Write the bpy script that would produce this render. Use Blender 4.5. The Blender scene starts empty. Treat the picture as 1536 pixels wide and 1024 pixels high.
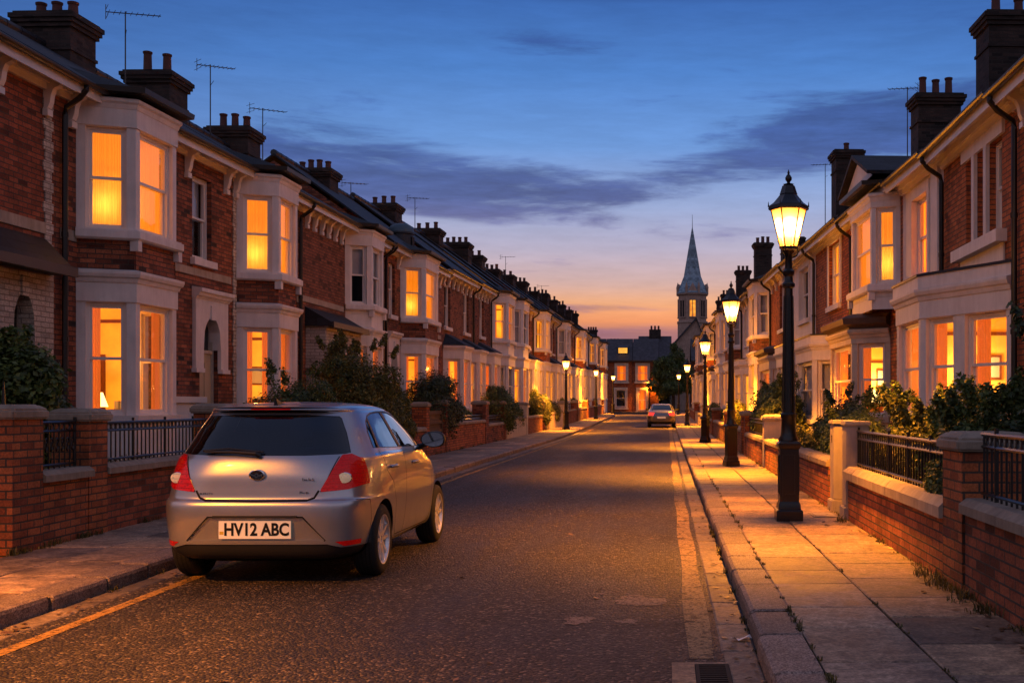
import bpy, bmesh, math, random
from mathutils import Vector, Matrix, noise as mnoise
import numpy as np
R = math.radians
scene = bpy.context.scene
C = scene.collection
rnd = random.Random(7)

def lin(c):
    c = c / 255.0
    return c / 12.92 if c <= 0.04045 else ((c + 0.055) / 1.055) ** 2.4
def rgb(r, g, b): return (lin(r), lin(g), lin(b), 1.0)
def interp(pts, t):
    if t <= pts[0][0]: return pts[0][1]
    for (a, va), (b, vb) in zip(pts, pts[1:]):
        if t <= b: return va + (vb - va) * (t - a) / (b - a)
    return pts[-1][1]
def smooth(t):
    t = max(0.0, min(1.0, t)); return t * t * (3 - 2 * t)

# ------------------------------------------------------------------ mesh builder
class MB:
    """collects faces and links them as ONE mesh object; UVs are laid in metres on each face's own plane"""
    def __init__(s): s.v = []; s.f = []; s.m = []
    def face(s, pts, m=0):
        i = len(s.v); s.v.extend([tuple(p) for p in pts]); s.f.append(list(range(i, i + len(pts)))); s.m.append(m)
    def box(s, x0, x1, y0, y1, z0, z1, m=0, skip=''):
        p = [(x0,y0,z0),(x1,y0,z0),(x1,y1,z0),(x0,y1,z0),(x0,y0,z1),(x1,y0,z1),(x1,y1,z1),(x0,y1,z1)]
        s.solid(p, m, skip)
    def solid(s, p, m=0, skip=''):
        i = len(s.v); s.v.extend([tuple(q) for q in p])
        for k, f in (('b',(3,2,1,0)),('t',(4,5,6,7)),('f',(0,1,5,4)),('r',(1,2,6,5)),('k',(2,3,7,6)),('l',(3,0,4,7))):
            if k in skip: continue
            s.f.append([i + j for j in f]); s.m.append(m)
    def fbox(s, F, u0, u1, z0, z1, d0, d1, m=0, skip=''):
        """a box in a wall frame: u along the wall, z up, d outward"""
        s.solid([F(u0,z0,d1),F(u1,z0,d1),F(u1,z0,d0),F(u0,z0,d0),F(u0,z1,d1),F(u1,z1,d1),F(u1,z1,d0),F(u0,z1,d0)], m, skip)
    def tube(s, p0, p1, r0, r1=None, n=8, m=0, caps=True):
        r1 = r0 if r1 is None else r1
        p0, p1 = Vector(p0), Vector(p1); d = (p1 - p0).normalized()
        a = Vector((0,0,1)) if abs(d.z) < .9 else Vector((1,0,0))
        e1 = d.cross(a).normalized(); e2 = d.cross(e1); i = len(s.v)
        for p, r in ((p0, r0), (p1, r1)):
            for k in range(n):
                t = 2 * math.pi * k / n; s.v.append(tuple(p + e1 * (r * math.cos(t)) + e2 * (r * math.sin(t))))
        for k in range(n):
            s.f.append([i + k, i + (k+1) % n, i + n + (k+1) % n, i + n + k]); s.m.append(m)
        if caps:
            s.f.append([i + k for k in range(n)][::-1]); s.m.append(m); s.f.append([i + n + k for k in range(n)]); s.m.append(m)
    def path(s, pts, r, n=6, m=0):
        """a bent pipe through pts"""
        pts = [Vector(p) for p in pts]; i0 = len(s.v)
        for j, p in enumerate(pts):
            d = ((pts[min(j+1, len(pts)-1)] - pts[max(j-1, 0)])).normalized()
            a = Vector((0,0,1)) if abs(d.z) < .95 else Vector((1,0,0))
            e1 = d.cross(a).normalized(); e2 = d.cross(e1)
            rr = r[j] if isinstance(r, (list, tuple)) else r
            for k in range(n):
                t = 2*math.pi*k/n; s.v.append(tuple(p + e1*(rr*math.cos(t)) + e2*(rr*math.sin(t))))
        for j in range(len(pts) - 1):
            for k in range(n):
                a, b = i0 + j*n + k, i0 + j*n + (k+1) % n
                s.f.append([a, b, b + n, a + n]); s.m.append(m)
        s.f.append([i0 + k for k in range(n)][::-1]); s.m.append(m)
        e = i0 + (len(pts)-1)*n; s.f.append([e + k for k in range(n)]); s.m.append(m)
    def lathe(s, prof, n=16, c=(0,0), m=0, rot=0.0):
        """prof: [(radius, z)] bottom to top"""
        i = len(s.v)
        for r, z in prof:
            for k in range(n):
                t = 2*math.pi*k/n + rot; s.v.append((c[0] + r*math.cos(t), c[1] + r*math.sin(t), z))
        for j in range(len(prof)-1):
            for k in range(n):
                a, b = i + j*n + k, i + j*n + (k+1) % n
                s.f.append([a, b, b+n, a+n]); s.m.append(m)
        s.f.append([i + k for k in range(n)][::-1]); s.m.append(m)
        e = i + (len(prof)-1)*n; s.f.append([e + k for k in range(n)]); s.m.append(m)
    def sweep(s, prof, path, m=0, caps=True):
        """moulding: prof [(d outward, z)] closed section, path [(x,y)] plan points walked with outward on the left"""
        n = len(path); offs = []
        for j in range(n):
            ns = []
            for a, b in ((j-1, j), (j, j+1)):
                if 0 <= a and b < n:
                    d = (Vector(path[b]) - Vector(path[a])).normalized(); ns.append(Vector((-d.y, d.x)))
            nn = sum(ns, Vector((0,0))).normalized(); offs.append(nn / max(.3, nn.dot(ns[0])))
        i = len(s.v); k = len(prof)
        for j in range(n):
            for d, z in prof: s.v.append((path[j][0] + offs[j].x*d, path[j][1] + offs[j].y*d, z))
        for j in range(n-1):
            for q in range(k):
                a, b = i + j*k + q, i + j*k + (q+1) % k
                s.f.append([a, a + k, b + k, b]); s.m.append(m)
        if caps:
            s.f.append([i + q for q in range(k)]); s.m.append(m); e = i + (n-1)*k
            s.f.append([e + q for q in range(k)][::-1]); s.m.append(m)
    def wall(s, F, u0, u1, z0, z1, holes, m=0, reveal=0.12, mr=None, d=0.0):
        mr = m if mr is None else mr
        us = sorted({u0, u1} | {min(max(h[k], u0), u1) for h in holes for k in (0, 1)})
        zs = sorted({z0, z1} | {min(max(h[k], z0), z1) for h in holes for k in (2, 3)})
        for a, b in zip(us, us[1:]):
            for c, e in zip(zs, zs[1:]):
                cu, cz = (a+b)/2, (c+e)/2
                if any(h[0] < cu < h[1] and h[2] < cz < h[3] for h in holes): continue
                s.face([F(a,c,d),F(b,c,d),F(b,e,d),F(a,e,d)], m)
        for h in holes:
            a, b, c, e = h[:4]; r = d - (h[4] if len(h) > 4 else reveal)
            s.face([F(a,c,d),F(a,e,d),F(a,e,r),F(a,c,r)], mr); s.face([F(b,c,d),F(b,c,r),F(b,e,r),F(b,e,d)], mr)
            s.face([F(a,e,d),F(b,e,d),F(b,e,r),F(a,e,r)], mr); s.face([F(a,c,d),F(a,c,r),F(b,c,r),F(b,c,d)], mr)
    def mesh(s, name, mats, smooth_deg=None, merge=False):
        me = bpy.data.meshes.new(name)
        me.from_pydata(s.v, [], s.f)
        for mt in mats: me.materials.append(mt)
        me.polygons.foreach_set('material_index', s.m)
        if merge:
            bm = bmesh.new(); bm.from_mesh(me); bmesh.ops.remove_doubles(bm, verts=bm.verts, dist=1e-5)
            bmesh.ops.recalc_face_normals(bm, faces=bm.faces); bm.to_mesh(me); bm.free()
        me.update()
        box_uv(me)
        if smooth_deg is not None: shade(me, smooth_deg)
        return me
    def build(s, name, mats, parent=None, smooth_deg=None, merge=False, label=None, kind=None):
        if not isinstance(mats, (list, tuple)): mats = [mats]
        return link(s.mesh(name, mats, smooth_deg, merge), name, parent, label, kind)

def shade(me, deg):
    me.polygons.foreach_set('use_smooth', [True] * len(me.polygons))
    try: me.set_sharp_from_angle(angle=R(deg))
    except Exception: pass

def box_uv(me):
    uv = me.uv_layers.new(name='UVMap'); n = len(me.loops)
    if not n: return
    vi = np.empty(n, np.int32); me.loops.foreach_get('vertex_index', vi)
    co = np.empty(len(me.vertices)*3, np.float64); me.vertices.foreach_get('co', co.astype(np.float32)) if False else None
    c32 = np.empty(len(me.vertices)*3, np.float32); me.vertices.foreach_get('co', c32); co = c32.reshape(-1,3).astype(float)
    m = len(me.polygons); nr = np.empty(m*3, np.float32); me.polygons.foreach_get('normal', nr); nr = nr.reshape(-1,3).astype(float)
    tot = np.empty(m, np.int32); me.polygons.foreach_get('loop_total', tot)
    t = np.stack([-nr[:,1], nr[:,0], np.zeros(m)], 1); L = np.linalg.norm(t, axis=1)
    flat = L < .1; t[flat] = (1,0,0); L[flat] = 1; t /= L[:,None]
    b = np.cross(nr, t)
    T = np.repeat(t, tot, 0); B = np.repeat(b, tot, 0); P = co[vi]
    out = np.stack([(P*T).sum(1), (P*B).sum(1)], 1).astype(np.float32)
    uv.data.foreach_set('uv', out.ravel())

def link(me, name, parent=None, label=None, kind=None):
    o = bpy.data.objects.new(name, me); C.objects.link(o)
    if parent is not None: o.parent = parent
    if label: o['label'] = label
    if kind: o['kind'] = kind
    return o
def thing(name, label, cat, loc=(0,0,0), rz=0.0, group=None):
    o = bpy.data.objects.new(name, None); C.objects.link(o); o.empty_display_size = .2
    o.location = loc; o.rotation_euler = (0,0,rz); o['label'] = label; o['category'] = cat
    o['kind'] = 'thing'
    if group: o['group'] = group
    return o
def tag(o, label, cat, group=None):
    o['label'] = label; o['category'] = cat; o['kind'] = 'thing'
    if group: o['group'] = group
    return o
def kids(o): return [c for c in bpy.data.objects if c.parent == o]
def dup(root, loc, rz=None, label=None, scale=None):
    r = root.copy(); C.objects.link(r); r.location = loc
    if rz is not None: r.rotation_euler = (0,0,rz)
    if scale is not None: r.scale = (scale,)*3 if not isinstance(scale, (tuple, list)) else scale
    if label: r['label'] = label
    for ch in kids(root):
        c = ch.copy(); C.objects.link(c); c.parent = r
        for g in kids(ch):
            d = g.copy(); C.objects.link(d); d.parent = c
    return r

def frame(p, q):
    """wall frame from plan point p to q (outward on the left of the walk)"""
    p, q = Vector(p), Vector(q); u = (q - p).normalized(); n = Vector((-u.y, u.x)); L = (q - p).length
    def F(a, z, d=0.0): return (p.x + u.x*a + n.x*d, p.y + u.y*a + n.y*d, z)
    return F, L

# ------------------------------------------------------------------ materials
class NT:
    def __init__(s, name):
        s.mat = bpy.data.materials.new(name); s.mat.use_nodes = True; s.t = s.mat.node_tree; s.t.nodes.clear()
        s.out = s.t.nodes.new('ShaderNodeOutputMaterial')
    def n(s, typ, **kw):
        nd = s.t.nodes.new('ShaderNode' + typ)
        for k, v in kw.items():
            if k.startswith('_'): setattr(nd, k[1:], v); continue
            key = k.replace('__', ' ')
            sock = nd.inputs[int(key[1:])] if key[0] == 'i' and key[1:].isdigit() else nd.inputs[key]
            if isinstance(v, bpy.types.NodeSocket): s.t.links.new(v, sock)
            else: sock.default_value = v
        return nd
    def mix(s, fac, a, b, blend='MIX'):
        nd = s.t.nodes.new('ShaderNodeMix'); nd.data_type = 'RGBA'; nd.blend_type = blend
        for idx, v in ((0, fac), (6, a), (7, b)):
            if isinstance(v, bpy.types.NodeSocket): s.t.links.new(v, nd.inputs[idx])
            else: nd.inputs[idx].default_value = v if idx == 0 or len(v) == 4 else (*v, 1)
        return nd.outputs[2]
    def math(s, op, a, b=None, c=None, clamp=False):
        nd = s.t.nodes.new('ShaderNodeMath'); nd.operation = op; nd.use_clamp = clamp
        for i, v in enumerate((a, b, c)):
            if v is None: continue
            if isinstance(v, bpy.types.NodeSocket): s.t.links.new(v, nd.inputs[i])
            else: nd.inputs[i].default_value = v
        return nd.outputs[0]
    def ramp(s, fac, stops, interp='LINEAR'):
        nd = s.t.nodes.new('ShaderNodeValToRGB'); s.t.links.new(fac, nd.inputs[0]); nd.color_ramp.interpolation = interp
        el = nd.color_ramp.elements
        while len(el) < len(stops): el.new(.5)
        for e, (p, c) in zip(el, stops): e.position = p; e.color = c if len(c) == 4 else (*c, 1)
        return nd.outputs[0]
    def noise(s, vec, scale, detail=4, rough=.55, dist=0.0):
        return s.n('TexNoise', Vector=vec, Scale=scale, Detail=detail, Roughness=rough, Distortion=dist).outputs['Fac']
    def obj(s): return s.n('TexCoord').outputs['Object']
    def geo(s): return s.n('NewGeometry').outputs['Position']
    def uv(s): return s.n('TexCoord').outputs['UV']
    def bump(s, h, strength=.5, dist=.01, normal=None):
        kw = dict(Height=h, Strength=strength, Distance=dist)
        if normal is not None: kw['Normal'] = normal
        return s.n('Bump', **kw).outputs[0]
    def bsdf(s, **kw):
        nd = s.n('BsdfPrincipled', **kw); s.t.links.new(nd.outputs[0], s.out.inputs[0]); return nd
    def surf(s, sh): s.t.links.new(sh, s.out.inputs[0])
g1 = lambda v: (v, v, v, 1)

def m_brick(name, c1, c2, mortar, dark=.25, bw=.225, bh=.075, burnt=None):
    t = NT(name); uv = t.uv(); pos = t.geo()
    wob = t.n('VectorMath', _operation='SCALE', i0=t.n('TexNoise', Vector=uv, Scale=9.0, Detail=2).outputs['Color'], Scale=.006).outputs[0]
    v = t.n('VectorMath', _operation='ADD', i0=uv, i1=wob).outputs[0]
    b = t.n('TexBrick', Vector=v, Color1=g1(0), Color2=g1(1), Mortar=g1(.5), Scale=1.0)
    b.inputs['Mortar Size'].default_value = .0085; b.inputs['Mortar Smooth'].default_value = .25; b.inputs['Bias'].default_value = 0
    b.inputs['Brick Width'].default_value = bw; b.inputs['Row Height'].default_value = bh
    stops = [(0, c1), (.55, c2), (.85, [x*.75 for x in c1[:3]]), (1, burnt or [x*.3 for x in c1[:3]])]
    col = t.ramp(b.outputs[0], stops)
    fine = t.noise(uv, 45, 4, .7)
    col = t.mix(.7, col, t.ramp(fine, [(.3, g1(.35)), (.7, g1(1.5))]), 'MULTIPLY')
    mort = t.mix(t.noise(uv, 8), mortar, [x*.5 for x in mortar[:3]] + [1])
    col = t.mix(b.outputs['Fac'], col, mort)
    big = t.noise(pos, .55, 5, .65); med = t.noise(pos, 2.6, 6, .75)
    col = t.mix(.55, col, t.ramp(med, [(.34, g1(.35)), (.5, g1(1)), (.72, g1(1.5))]), 'MULTIPLY')
    col = t.mix(dark*2.2, col, t.ramp(big, [(.3, g1(.45)), (.62, g1(1.1))]), 'MULTIPLY')
    h = t.math('ADD', t.math('MULTIPLY', b.outputs['Fac'], -1.0), t.math('MULTIPLY', fine, .5))
    t.bsdf(Base__Color=col, Roughness=.88, Normal=t.bump(h, .9, .012))
    return t.mat
def m_paint(name, c, rough=.6, dirt=.35, bump=.12):
    t = NT(name); p = t.geo()
    n = t.noise(p, 2.2, 6, .65); s = t.n('Mapping', Vector=p, Scale=(6, 6, .7)).outputs[0]; st = t.noise(s, 1.6, 5, .7)
    col = t.mix(dirt, c, t.ramp(n, [(.3, g1(.35)), (.65, g1(1.1))]), 'MULTIPLY')
    col = t.mix(dirt*.8, col, t.ramp(st, [(.3, (.4,.38,.37,1)), (.6, g1(1.05))]), 'MULTIPLY')
    t.bsdf(Base__Color=col, Roughness=rough, Normal=t.bump(t.noise(p, 38, 5, .7), bump, .01))
    return t.mat
def m_plain(name, c, rough=.5, metal=0.0, bump=0.0, scale=30, var=.2):
    t = NT(name); p = t.obj(); n = t.noise(p, scale, 4, .6)
    col = t.mix(var, c, t.ramp(n, [(.3, g1(.4)), (.7, g1(1.25))]), 'MULTIPLY')
    kw = dict(Base__Color=col, Roughness=rough, Metallic=metal)
    if bump: kw['Normal'] = t.bump(n, bump, .005)
    t.bsdf(**kw); return t.mat
def m_emit(name, c, s):
    t = NT(name); t.surf(t.n('Emission', Color=c, Strength=s).outputs[0]); return t.mat
def m_glass(name, tint=(1,1,1,1), rough=.02, boost=1.0):
    t = NT(name); p = t.geo()
    nrm = t.bump(t.noise(p, 1.7, 2), .06, .05)
    fr = t.n('Fresnel', IOR=1.5, Normal=nrm).outputs[0]
    fr = t.math('MINIMUM', t.math('MULTIPLY', fr, 1.2*boost), .13 if boost == 1.0 else 1.0)
    mx = t.n('MixShader', Fac=fr, i1=t.n('BsdfTransparent', Color=tint).outputs[0], i2=t.n('BsdfGlossy', Color=(1,1,1,1), Roughness=rough, Normal=nrm).outputs[0])
    t.surf(mx.outputs[0]); return t.mat
def m_slate(name, c, w=.28, h=.2):
    t = NT(name); uv = t.uv()
    b = t.n('TexBrick', Vector=uv, Color1=g1(0), Color2=g1(1), Mortar=g1(.5), Scale=1.0)
    b.inputs['Mortar Size'].default_value = .006; b.inputs['Mortar Smooth'].default_value = .1
    b.inputs['Brick Width'].default_value = w; b.inputs['Row Height'].default_value = h
    col = t.ramp(b.outputs[0], [(0, [x*.6 for x in c[:3]]), (1, [x*1.3 for x in c[:3]])])
    col = t.mix(.5, col, t.ramp(t.noise(t.geo(), .9, 6, .7), [(.3, g1(.4)), (.7, g1(1.4))]), 'MULTIPLY')
    col = t.mix(b.outputs['Fac'], col, (.005,.005,.006,1))
    sx = t.n('SeparateXYZ', Vector=uv).outputs[1]
    saw = t.math('FRACT', t.math('DIVIDE', sx, h))
    hh = t.math('ADD', t.math('MULTIPLY', saw, -1.0), t.math('MULTIPLY', b.outputs[0], .4))
    t.bsdf(Base__Color=col, Roughness=.62, Specular__IOR__Level=.35, Normal=t.bump(hh, .8, .03)); return t.mat

M = {}
M['brick_red'] = m_brick('brick_red', (.27,.066,.03,1), (.40,.11,.05,1), (.10,.075,.06,1))
M['brick_dark'] = m_brick('brick_mottled', (.21,.056,.03,1), (.41,.13,.062,1), (.09,.068,.055,1), dark=.32, burnt=(.03,.018,.015))
M['brick_orange'] = m_brick('brick_orange', (.40,.10,.034,1), (.52,.155,.052,1), (.10,.07,.05,1), dark=.3, burnt=(.2,.05,.025))
M['brick_grey'] = m_brick('brick_soot', (.035,.024,.022,1), (.065,.04,.034,1), (.05,.042,.038,1), dark=.4)
M['brick_brown'] = m_brick('brick_brown', (.26,.085,.042,1), (.37,.13,.065,1), (.10,.08,.06,1), dark=.3)
M['white_brick'] = m_brick('white_painted_brick', (.6,.55,.48,1), (.66,.6,.53,1), (.4,.36,.31,1), burnt=(.55,.48,.42))
M['white'] = m_paint('white_render', (.80,.745,.73,1), .6, .25)
M['white_clean'] = m_paint('white_joinery', (.82,.77,.74,1), .4, .12, .04)
M['cream'] = m_paint('cream_render', (.62,.52,.42,1))
M['stone'] = m_paint('buff_stone', (.46,.38,.30,1), .8, .5, .3)
M['coping'] = m_paint('weathered_coping', (.34,.28,.22,1), .85, .6, .45)
M['slate_far'] = m_slate('hazed_roof_slate', (.055,.05,.06,1))  # slate lightened to stand in for distance haze
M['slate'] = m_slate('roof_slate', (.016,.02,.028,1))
M['lead'] = m_plain('lead_sheet', (.03,.035,.048,1), .45, .3, .2, 6)
M['iron'] = m_plain('black_iron', (.008,.008,.009,1), .32, .0, .15, 40)
M['gutter'] = m_plain('black_gutter', (.01,.01,.011,1), .38, 0, .1, 20)
M['pot'] = m_plain('terracotta_pot', (.10,.035,.028,1), .8, 0, .4, 14, .4)
M['aerial'] = m_plain('aerial_metal', (.06,.06,.065,1), .4, .7)
M['dark'] = m_plain('dark_interior', (.012,.011,.012,1), .9)
M['glass'] = m_glass('window_glass')
M['door_cream'] = m_paint('cream_door', (.55,.44,.30,1), .35, .2, .05)
M['door_dark'] = m_paint('dark_door', (.05,.03,.025,1), .3, .2, .05)
M['door_red'] = m_paint('red_door', (.16,.03,.02,1), .3, .2, .05)
M['brass'] = m_plain('brass_fitting', (.6,.4,.15,1), .3, 1.0)
M['wood'] = m_plain('weathered_wood', (.10,.06,.04,1), .75, 0, .5, 18, .5)
M['blind'] = m_paint('pale_blind', (.42,.42,.46,1), .9, .15, .05)
M['red_blind'] = m_paint('red_blind', (.22,.06,.035,1), .9, .15, .05)
def m_room(name, base, emit, s):
    # warm plastered room: paper colour with soft mottling, plus lamplight put into the walls as emission
    t = NT(name); p = t.geo(); n = t.noise(p, 1.1, 4, .6)
    col = t.mix(.5, base, t.ramp(n, [(.3, g1(.5)), (.7, g1(1.2))]), 'MULTIPLY')
    t.bsdf(Base__Color=col, Roughness=.9, Emission__Color=t.mix(.9, emit, t.ramp(n, [(.36, (.8,.5,.3,1)), (.62, (1.25,1.4,1.8,1))]), 'MULTIPLY'), Emission__Strength=s); return t.mat
M['room'] = m_room('lit_room', (.88,.56,.18,1), (1.0,.30,.006,1), .46)
M['room_far'] = m_room('lit_room_amber', (.8,.5,.2,1), (1.0,.38,.02,1), .9)
M['room_gold'] = m_room('lit_room_gold', (.8,.5,.2,1), (1.0,.43,.03,1), .95)
def m_cloth(name, c, emit=0):
    t = NT(name); d = t.n('BsdfDiffuse', Color=c); tr = t.n('BsdfTranslucent', Color=c)
    sh = t.n('MixShader', Fac=.5, i1=d.outputs[0], i2=tr.outputs[0]).outputs[0]
    if emit: sh = t.n('AddShader', i0=sh, i1=t.n('Emission', Color=c, Strength=emit).outputs[0]).outputs[0]
    t.surf(sh); return t.mat
M['curtain'] = m_cloth('curtain_cloth', (.80,.30,.06,1), .2)
M['furniture'] = m_plain('dark_furniture', (.16,.045,.012,1), .7, 0, .1, 12, .4)
M['curtain_pale'] = m_cloth('net_curtain', (.5,.48,.5,1))
def m_sheer():
    t = NT('sheer_curtain'); u = t.uv(); w_ = t.n('TexWave', Vector=u, Scale=9.0, Distortion=2.5, Detail=2).outputs['Fac']
    c = t.mix(w_, (.78,.50,.17,1), (.95,.68,.28,1)); d = t.n('BsdfTranslucent', Color=c).outputs[0]
    sh = t.n('AddShader', i0=d, i1=t.n('Emission', Color=(1,.30,.006,1), Strength=t.math('ADD', t.math('MULTIPLY', w_, .14), .42)).outputs[0]).outputs[0]  # backlight from the room put into the cloth as emission
    t.surf(t.n('MixShader', Fac=.8, i1=t.n('BsdfTransparent').outputs[0], i2=sh).outputs[0]); return t.mat
M['sheer'] = m_sheer()
M['shade'] = m_emit('lamp_shade_glow', (1,.62,.18,1), 4.0)
# ------------------------------------------------------------------ the lie of the street (metres; x across, y along, z up)
def zg(D): return .62 * smooth((D - 45) / 80.0)
def kerbL(D): return interp([(-5,-4.35),(6,-4.42),(10,-4.52),(24,-4.75),(60,-4.75),(105,-4.75),(118,-5.6),(124,-8.5),(127,-14)], D)
KR = .55
def wallL(D): return interp([(5,-5.95),(11,-6.08),(12.5,-6.16),(20,-6.42),(31,-6.55),(45,-6.6),(60,-6.55),(80,-6.35),(125,-6.15)], D)
def wallR(D): return interp([(5,2.2),(20,2.2),(60,2.12),(110,1.95)], D)
def faceL(D): return interp([(8,-9.0),(17,-9.0),(23,-8.72),(30,-8.6),(36,-8.5),(51,-8.02),(68,-7.8),(90,-7.3),(128,-6.95)], D)
def faceR(D): return interp([(8,4.72),(20,4.70),(38,4.0),(65,3.15),(112,2.75)], D)

def m_asphalt():
    t = NT('asphalt'); p = t.geo()
    v1 = t.n('TexVoronoi', Vector=p, Scale=48.0, Randomness=1.0); v2 = t.n('TexVoronoi', Vector=p, Scale=105.0)
    big = t.noise(p, .6, 6, .7); mid = t.noise(p, 5, 5, .7)
    strk = t.noise(t.n('Mapping', Vector=p, Scale=(1.6,.12,1)).outputs[0], 1.5, 5, .6)
    s1 = t.n('SeparateColor', Color=v1.outputs['Color']).outputs[0]; s2 = t.n('SeparateColor', Color=v2.outputs['Color']).outputs[1]
    col = t.ramp(s1, [(.15, (.018,.014,.013,1)), (.6, (.040,.030,.026,1)), (.86, (.068,.052,.044,1)), (.97, (.19,.145,.115,1))])
    col = t.mix(.6, col, t.ramp(s2, [(.1, g1(.45)), (.8, g1(1.6))]), 'MULTIPLY')
    col = t.mix(.8, col, t.ramp(big, [(.3, g1(.5)), (.7, g1(1.4))]), 'MULTIPLY')
    col = t.mix(.6, col, t.ramp(strk, [(.3, g1(.55)), (.7, g1(1.45))]), 'MULTIPLY')
    wear = t.ramp(t.noise(p, 1.7, 7, .75), [(.64, g1(0)), (.72, g1(.6))])
    col = t.mix(t.math('MULTIPLY', wear, s2), col, (.15,.10,.07,1))
    rough = t.ramp(t.math('ADD', t.math('MULTIPLY', big, .5), t.math('MULTIPLY', strk, .5)), [(.35, g1(.5)), (.65, g1(.75))])
    h = t.math('ADD', t.math('ADD', t.math('MULTIPLY', v1.outputs['Distance'], -1.0), t.math('MULTIPLY', s1, .5)), t.math('MULTIPLY', mid, .6))
    t.bsdf(Base__Color=col, Roughness=rough, Specular__IOR__Level=.38, Normal=t.bump(h, 1.0, .02)); return t.mat
def m_flag(name, c, var=.5):
    t = NT(name); p = t.geo(); ri = t.n('NewGeometry').outputs['Random Per Island']
    n = t.noise(p, 2.5, 6, .7); f = t.noise(p, 40, 5, .75)
    col = t.ramp(ri, [(0, [x*.42 for x in c[:3]]), (.25, [x*.8 for x in c[:3]]), (.5, c), (.62, [c[0]*1.2,c[1]*1.1,c[2]*.9]), (.8, [c[0]*.36,c[1]*.41,c[2]*.55]), (1, [x*1.25 for x in c[:3]])])
    col = t.mix(.75, col, t.ramp(n, [(.36, g1(.3)), (.6, g1(1.2))]), 'MULTIPLY')
    col = t.mix(.8, col, t.ramp(f, [(.32, g1(.4)), (.68, g1(1.45))]), 'MULTIPLY')
    col = t.mix(.6, col, t.ramp(t.noise(p, 13, 5, .75), [(.4, g1(.4)), (.6, g1(1.35))]), 'MULTIPLY')
    spots = t.ramp(t.n('TexVoronoi', Vector=p, Scale=9.0).outputs['Distance'], [(.04, g1(.35)), (.075, g1(1))])
    col = t.mix(.5, col, spots, 'MULTIPLY')
    t.bsdf(Base__Color=col, Roughness=t.ramp(n, [(.3, g1(.5)), (.7, g1(.82))]), Normal=t.bump(t.math('ADD', t.math('MULTIPLY', n, 2.0), f), .5, .008)); return t.mat
def m_granite():
    t = NT('granite_kerb'); p = t.geo(); ri = t.n('NewGeometry').outputs['Random Per Island']
    sp = t.n('TexVoronoi', Vector=p, Scale=110.0).outputs['Color']; n = t.noise(p, 4, 5, .7)
    col = t.ramp(sp, [(.2, (.10,.07,.06,1)), (.6, (.27,.2,.165,1)), (.95, (.42,.34,.29,1))])
    col = t.mix(.6, col, t.ramp(ri, [(0, g1(.6)), (1, g1(1.25))]), 'MULTIPLY')
    col = t.mix(.75, col, t.ramp(n, [(.3, g1(.4)), (.7, g1(1.15))]), 'MULTIPLY')
    t.bsdf(Base__Color=col, Roughness=.66, Normal=t.bump(t.math('ADD', sp, t.math('MULTIPLY', n, 2.5)), .55, .006)); return t.mat
def m_line(name, c):
    t = NT(name); p = t.geo()
    a = t.noise(p, 4.5, 7, .75); cr = t.n('TexVoronoi', Vector=p, Scale=5.0, _feature='DISTANCE_TO_EDGE').outputs['Distance']
    fac = t.math('MULTIPLY', t.ramp(a, [(.36, g1(.0)), (.47, g1(.85))]), t.ramp(t.noise(p, 30, 4, .8), [(.38, g1(.25)), (.5, g1(1))]))
    col = t.mix(.6, c, t.ramp(t.noise(p, 16, 5, .7), [(.3, g1(.35)), (.7, g1(1.2))]), 'MULTIPLY')
    b = t.n('BsdfPrincipled', Base__Color=col, Roughness=.7, Normal=t.bump(a, .3, .01))
    t.surf(t.n('MixShader', Fac=fac, i1=t.n('BsdfTransparent').outputs[0], i2=b.outputs[0]).outputs[0]); return t.mat
M['asphalt'] = m_asphalt(); M['flag'] = m_flag('york_stone_flag', (.40,.28,.19,1)); M['kerb'] = m_granite()
M['gutter_stone'] = m_flag('wet_gutter_stone', (.24,.18,.13,1)); M['line'] = m_line('worn_yellow_paint', (.42,.24,.06,1)); M['line_pale'] = m_line('worn_cream_paint', (.36,.24,.12,1))
M['soil'] = m_plain('dark_soil', (.035,.026,.018,1), .95, 0, .8, 6, .6)
M['bed'] = m_plain('dirty_joint', (.010,.008,.006,1), .95, 0, .5, 30, .6)

def strip(name, fl, fr, zf, D0, D1, step, mat, kind='structure'):
    m = MB(); D = D0
    while D < D1 - 1e-6:
        E = min(D1, D + step)
        m.face([(fl(D),D,zf(D)),(fr(D),D,zf(D)),(fr(E),E,zf(E)),(fl(E),E,zf(E))]); D = E
    return m.build(name, mat, kind=kind)
gd = MB()
Ds = [-60,-10] + [45+4*k for k in range(21)] + [300,1500]
for a, b in zip(Ds, Ds[1:]):
    for x0, x1 in ((-900,-60),(-60,60),(60,900)): gd.face([(x0,a,zg(a)-.02),(x1,a,zg(a)-.02),(x1,b,zg(b)-.02),(x0,b,zg(b)-.02)])
gd.build('ground', M['soil'], kind='structure')
strip('road', kerbL, lambda D: KR, zg, -12, 118, 2, M['asphalt'])
cr = MB(); cr.face([(-60,118,zg(118)),(40,118,zg(118)),(40,134,zg(134)),(-60,134,zg(134))]); cr.build('side_road', M['asphalt'], kind='structure')

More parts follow.
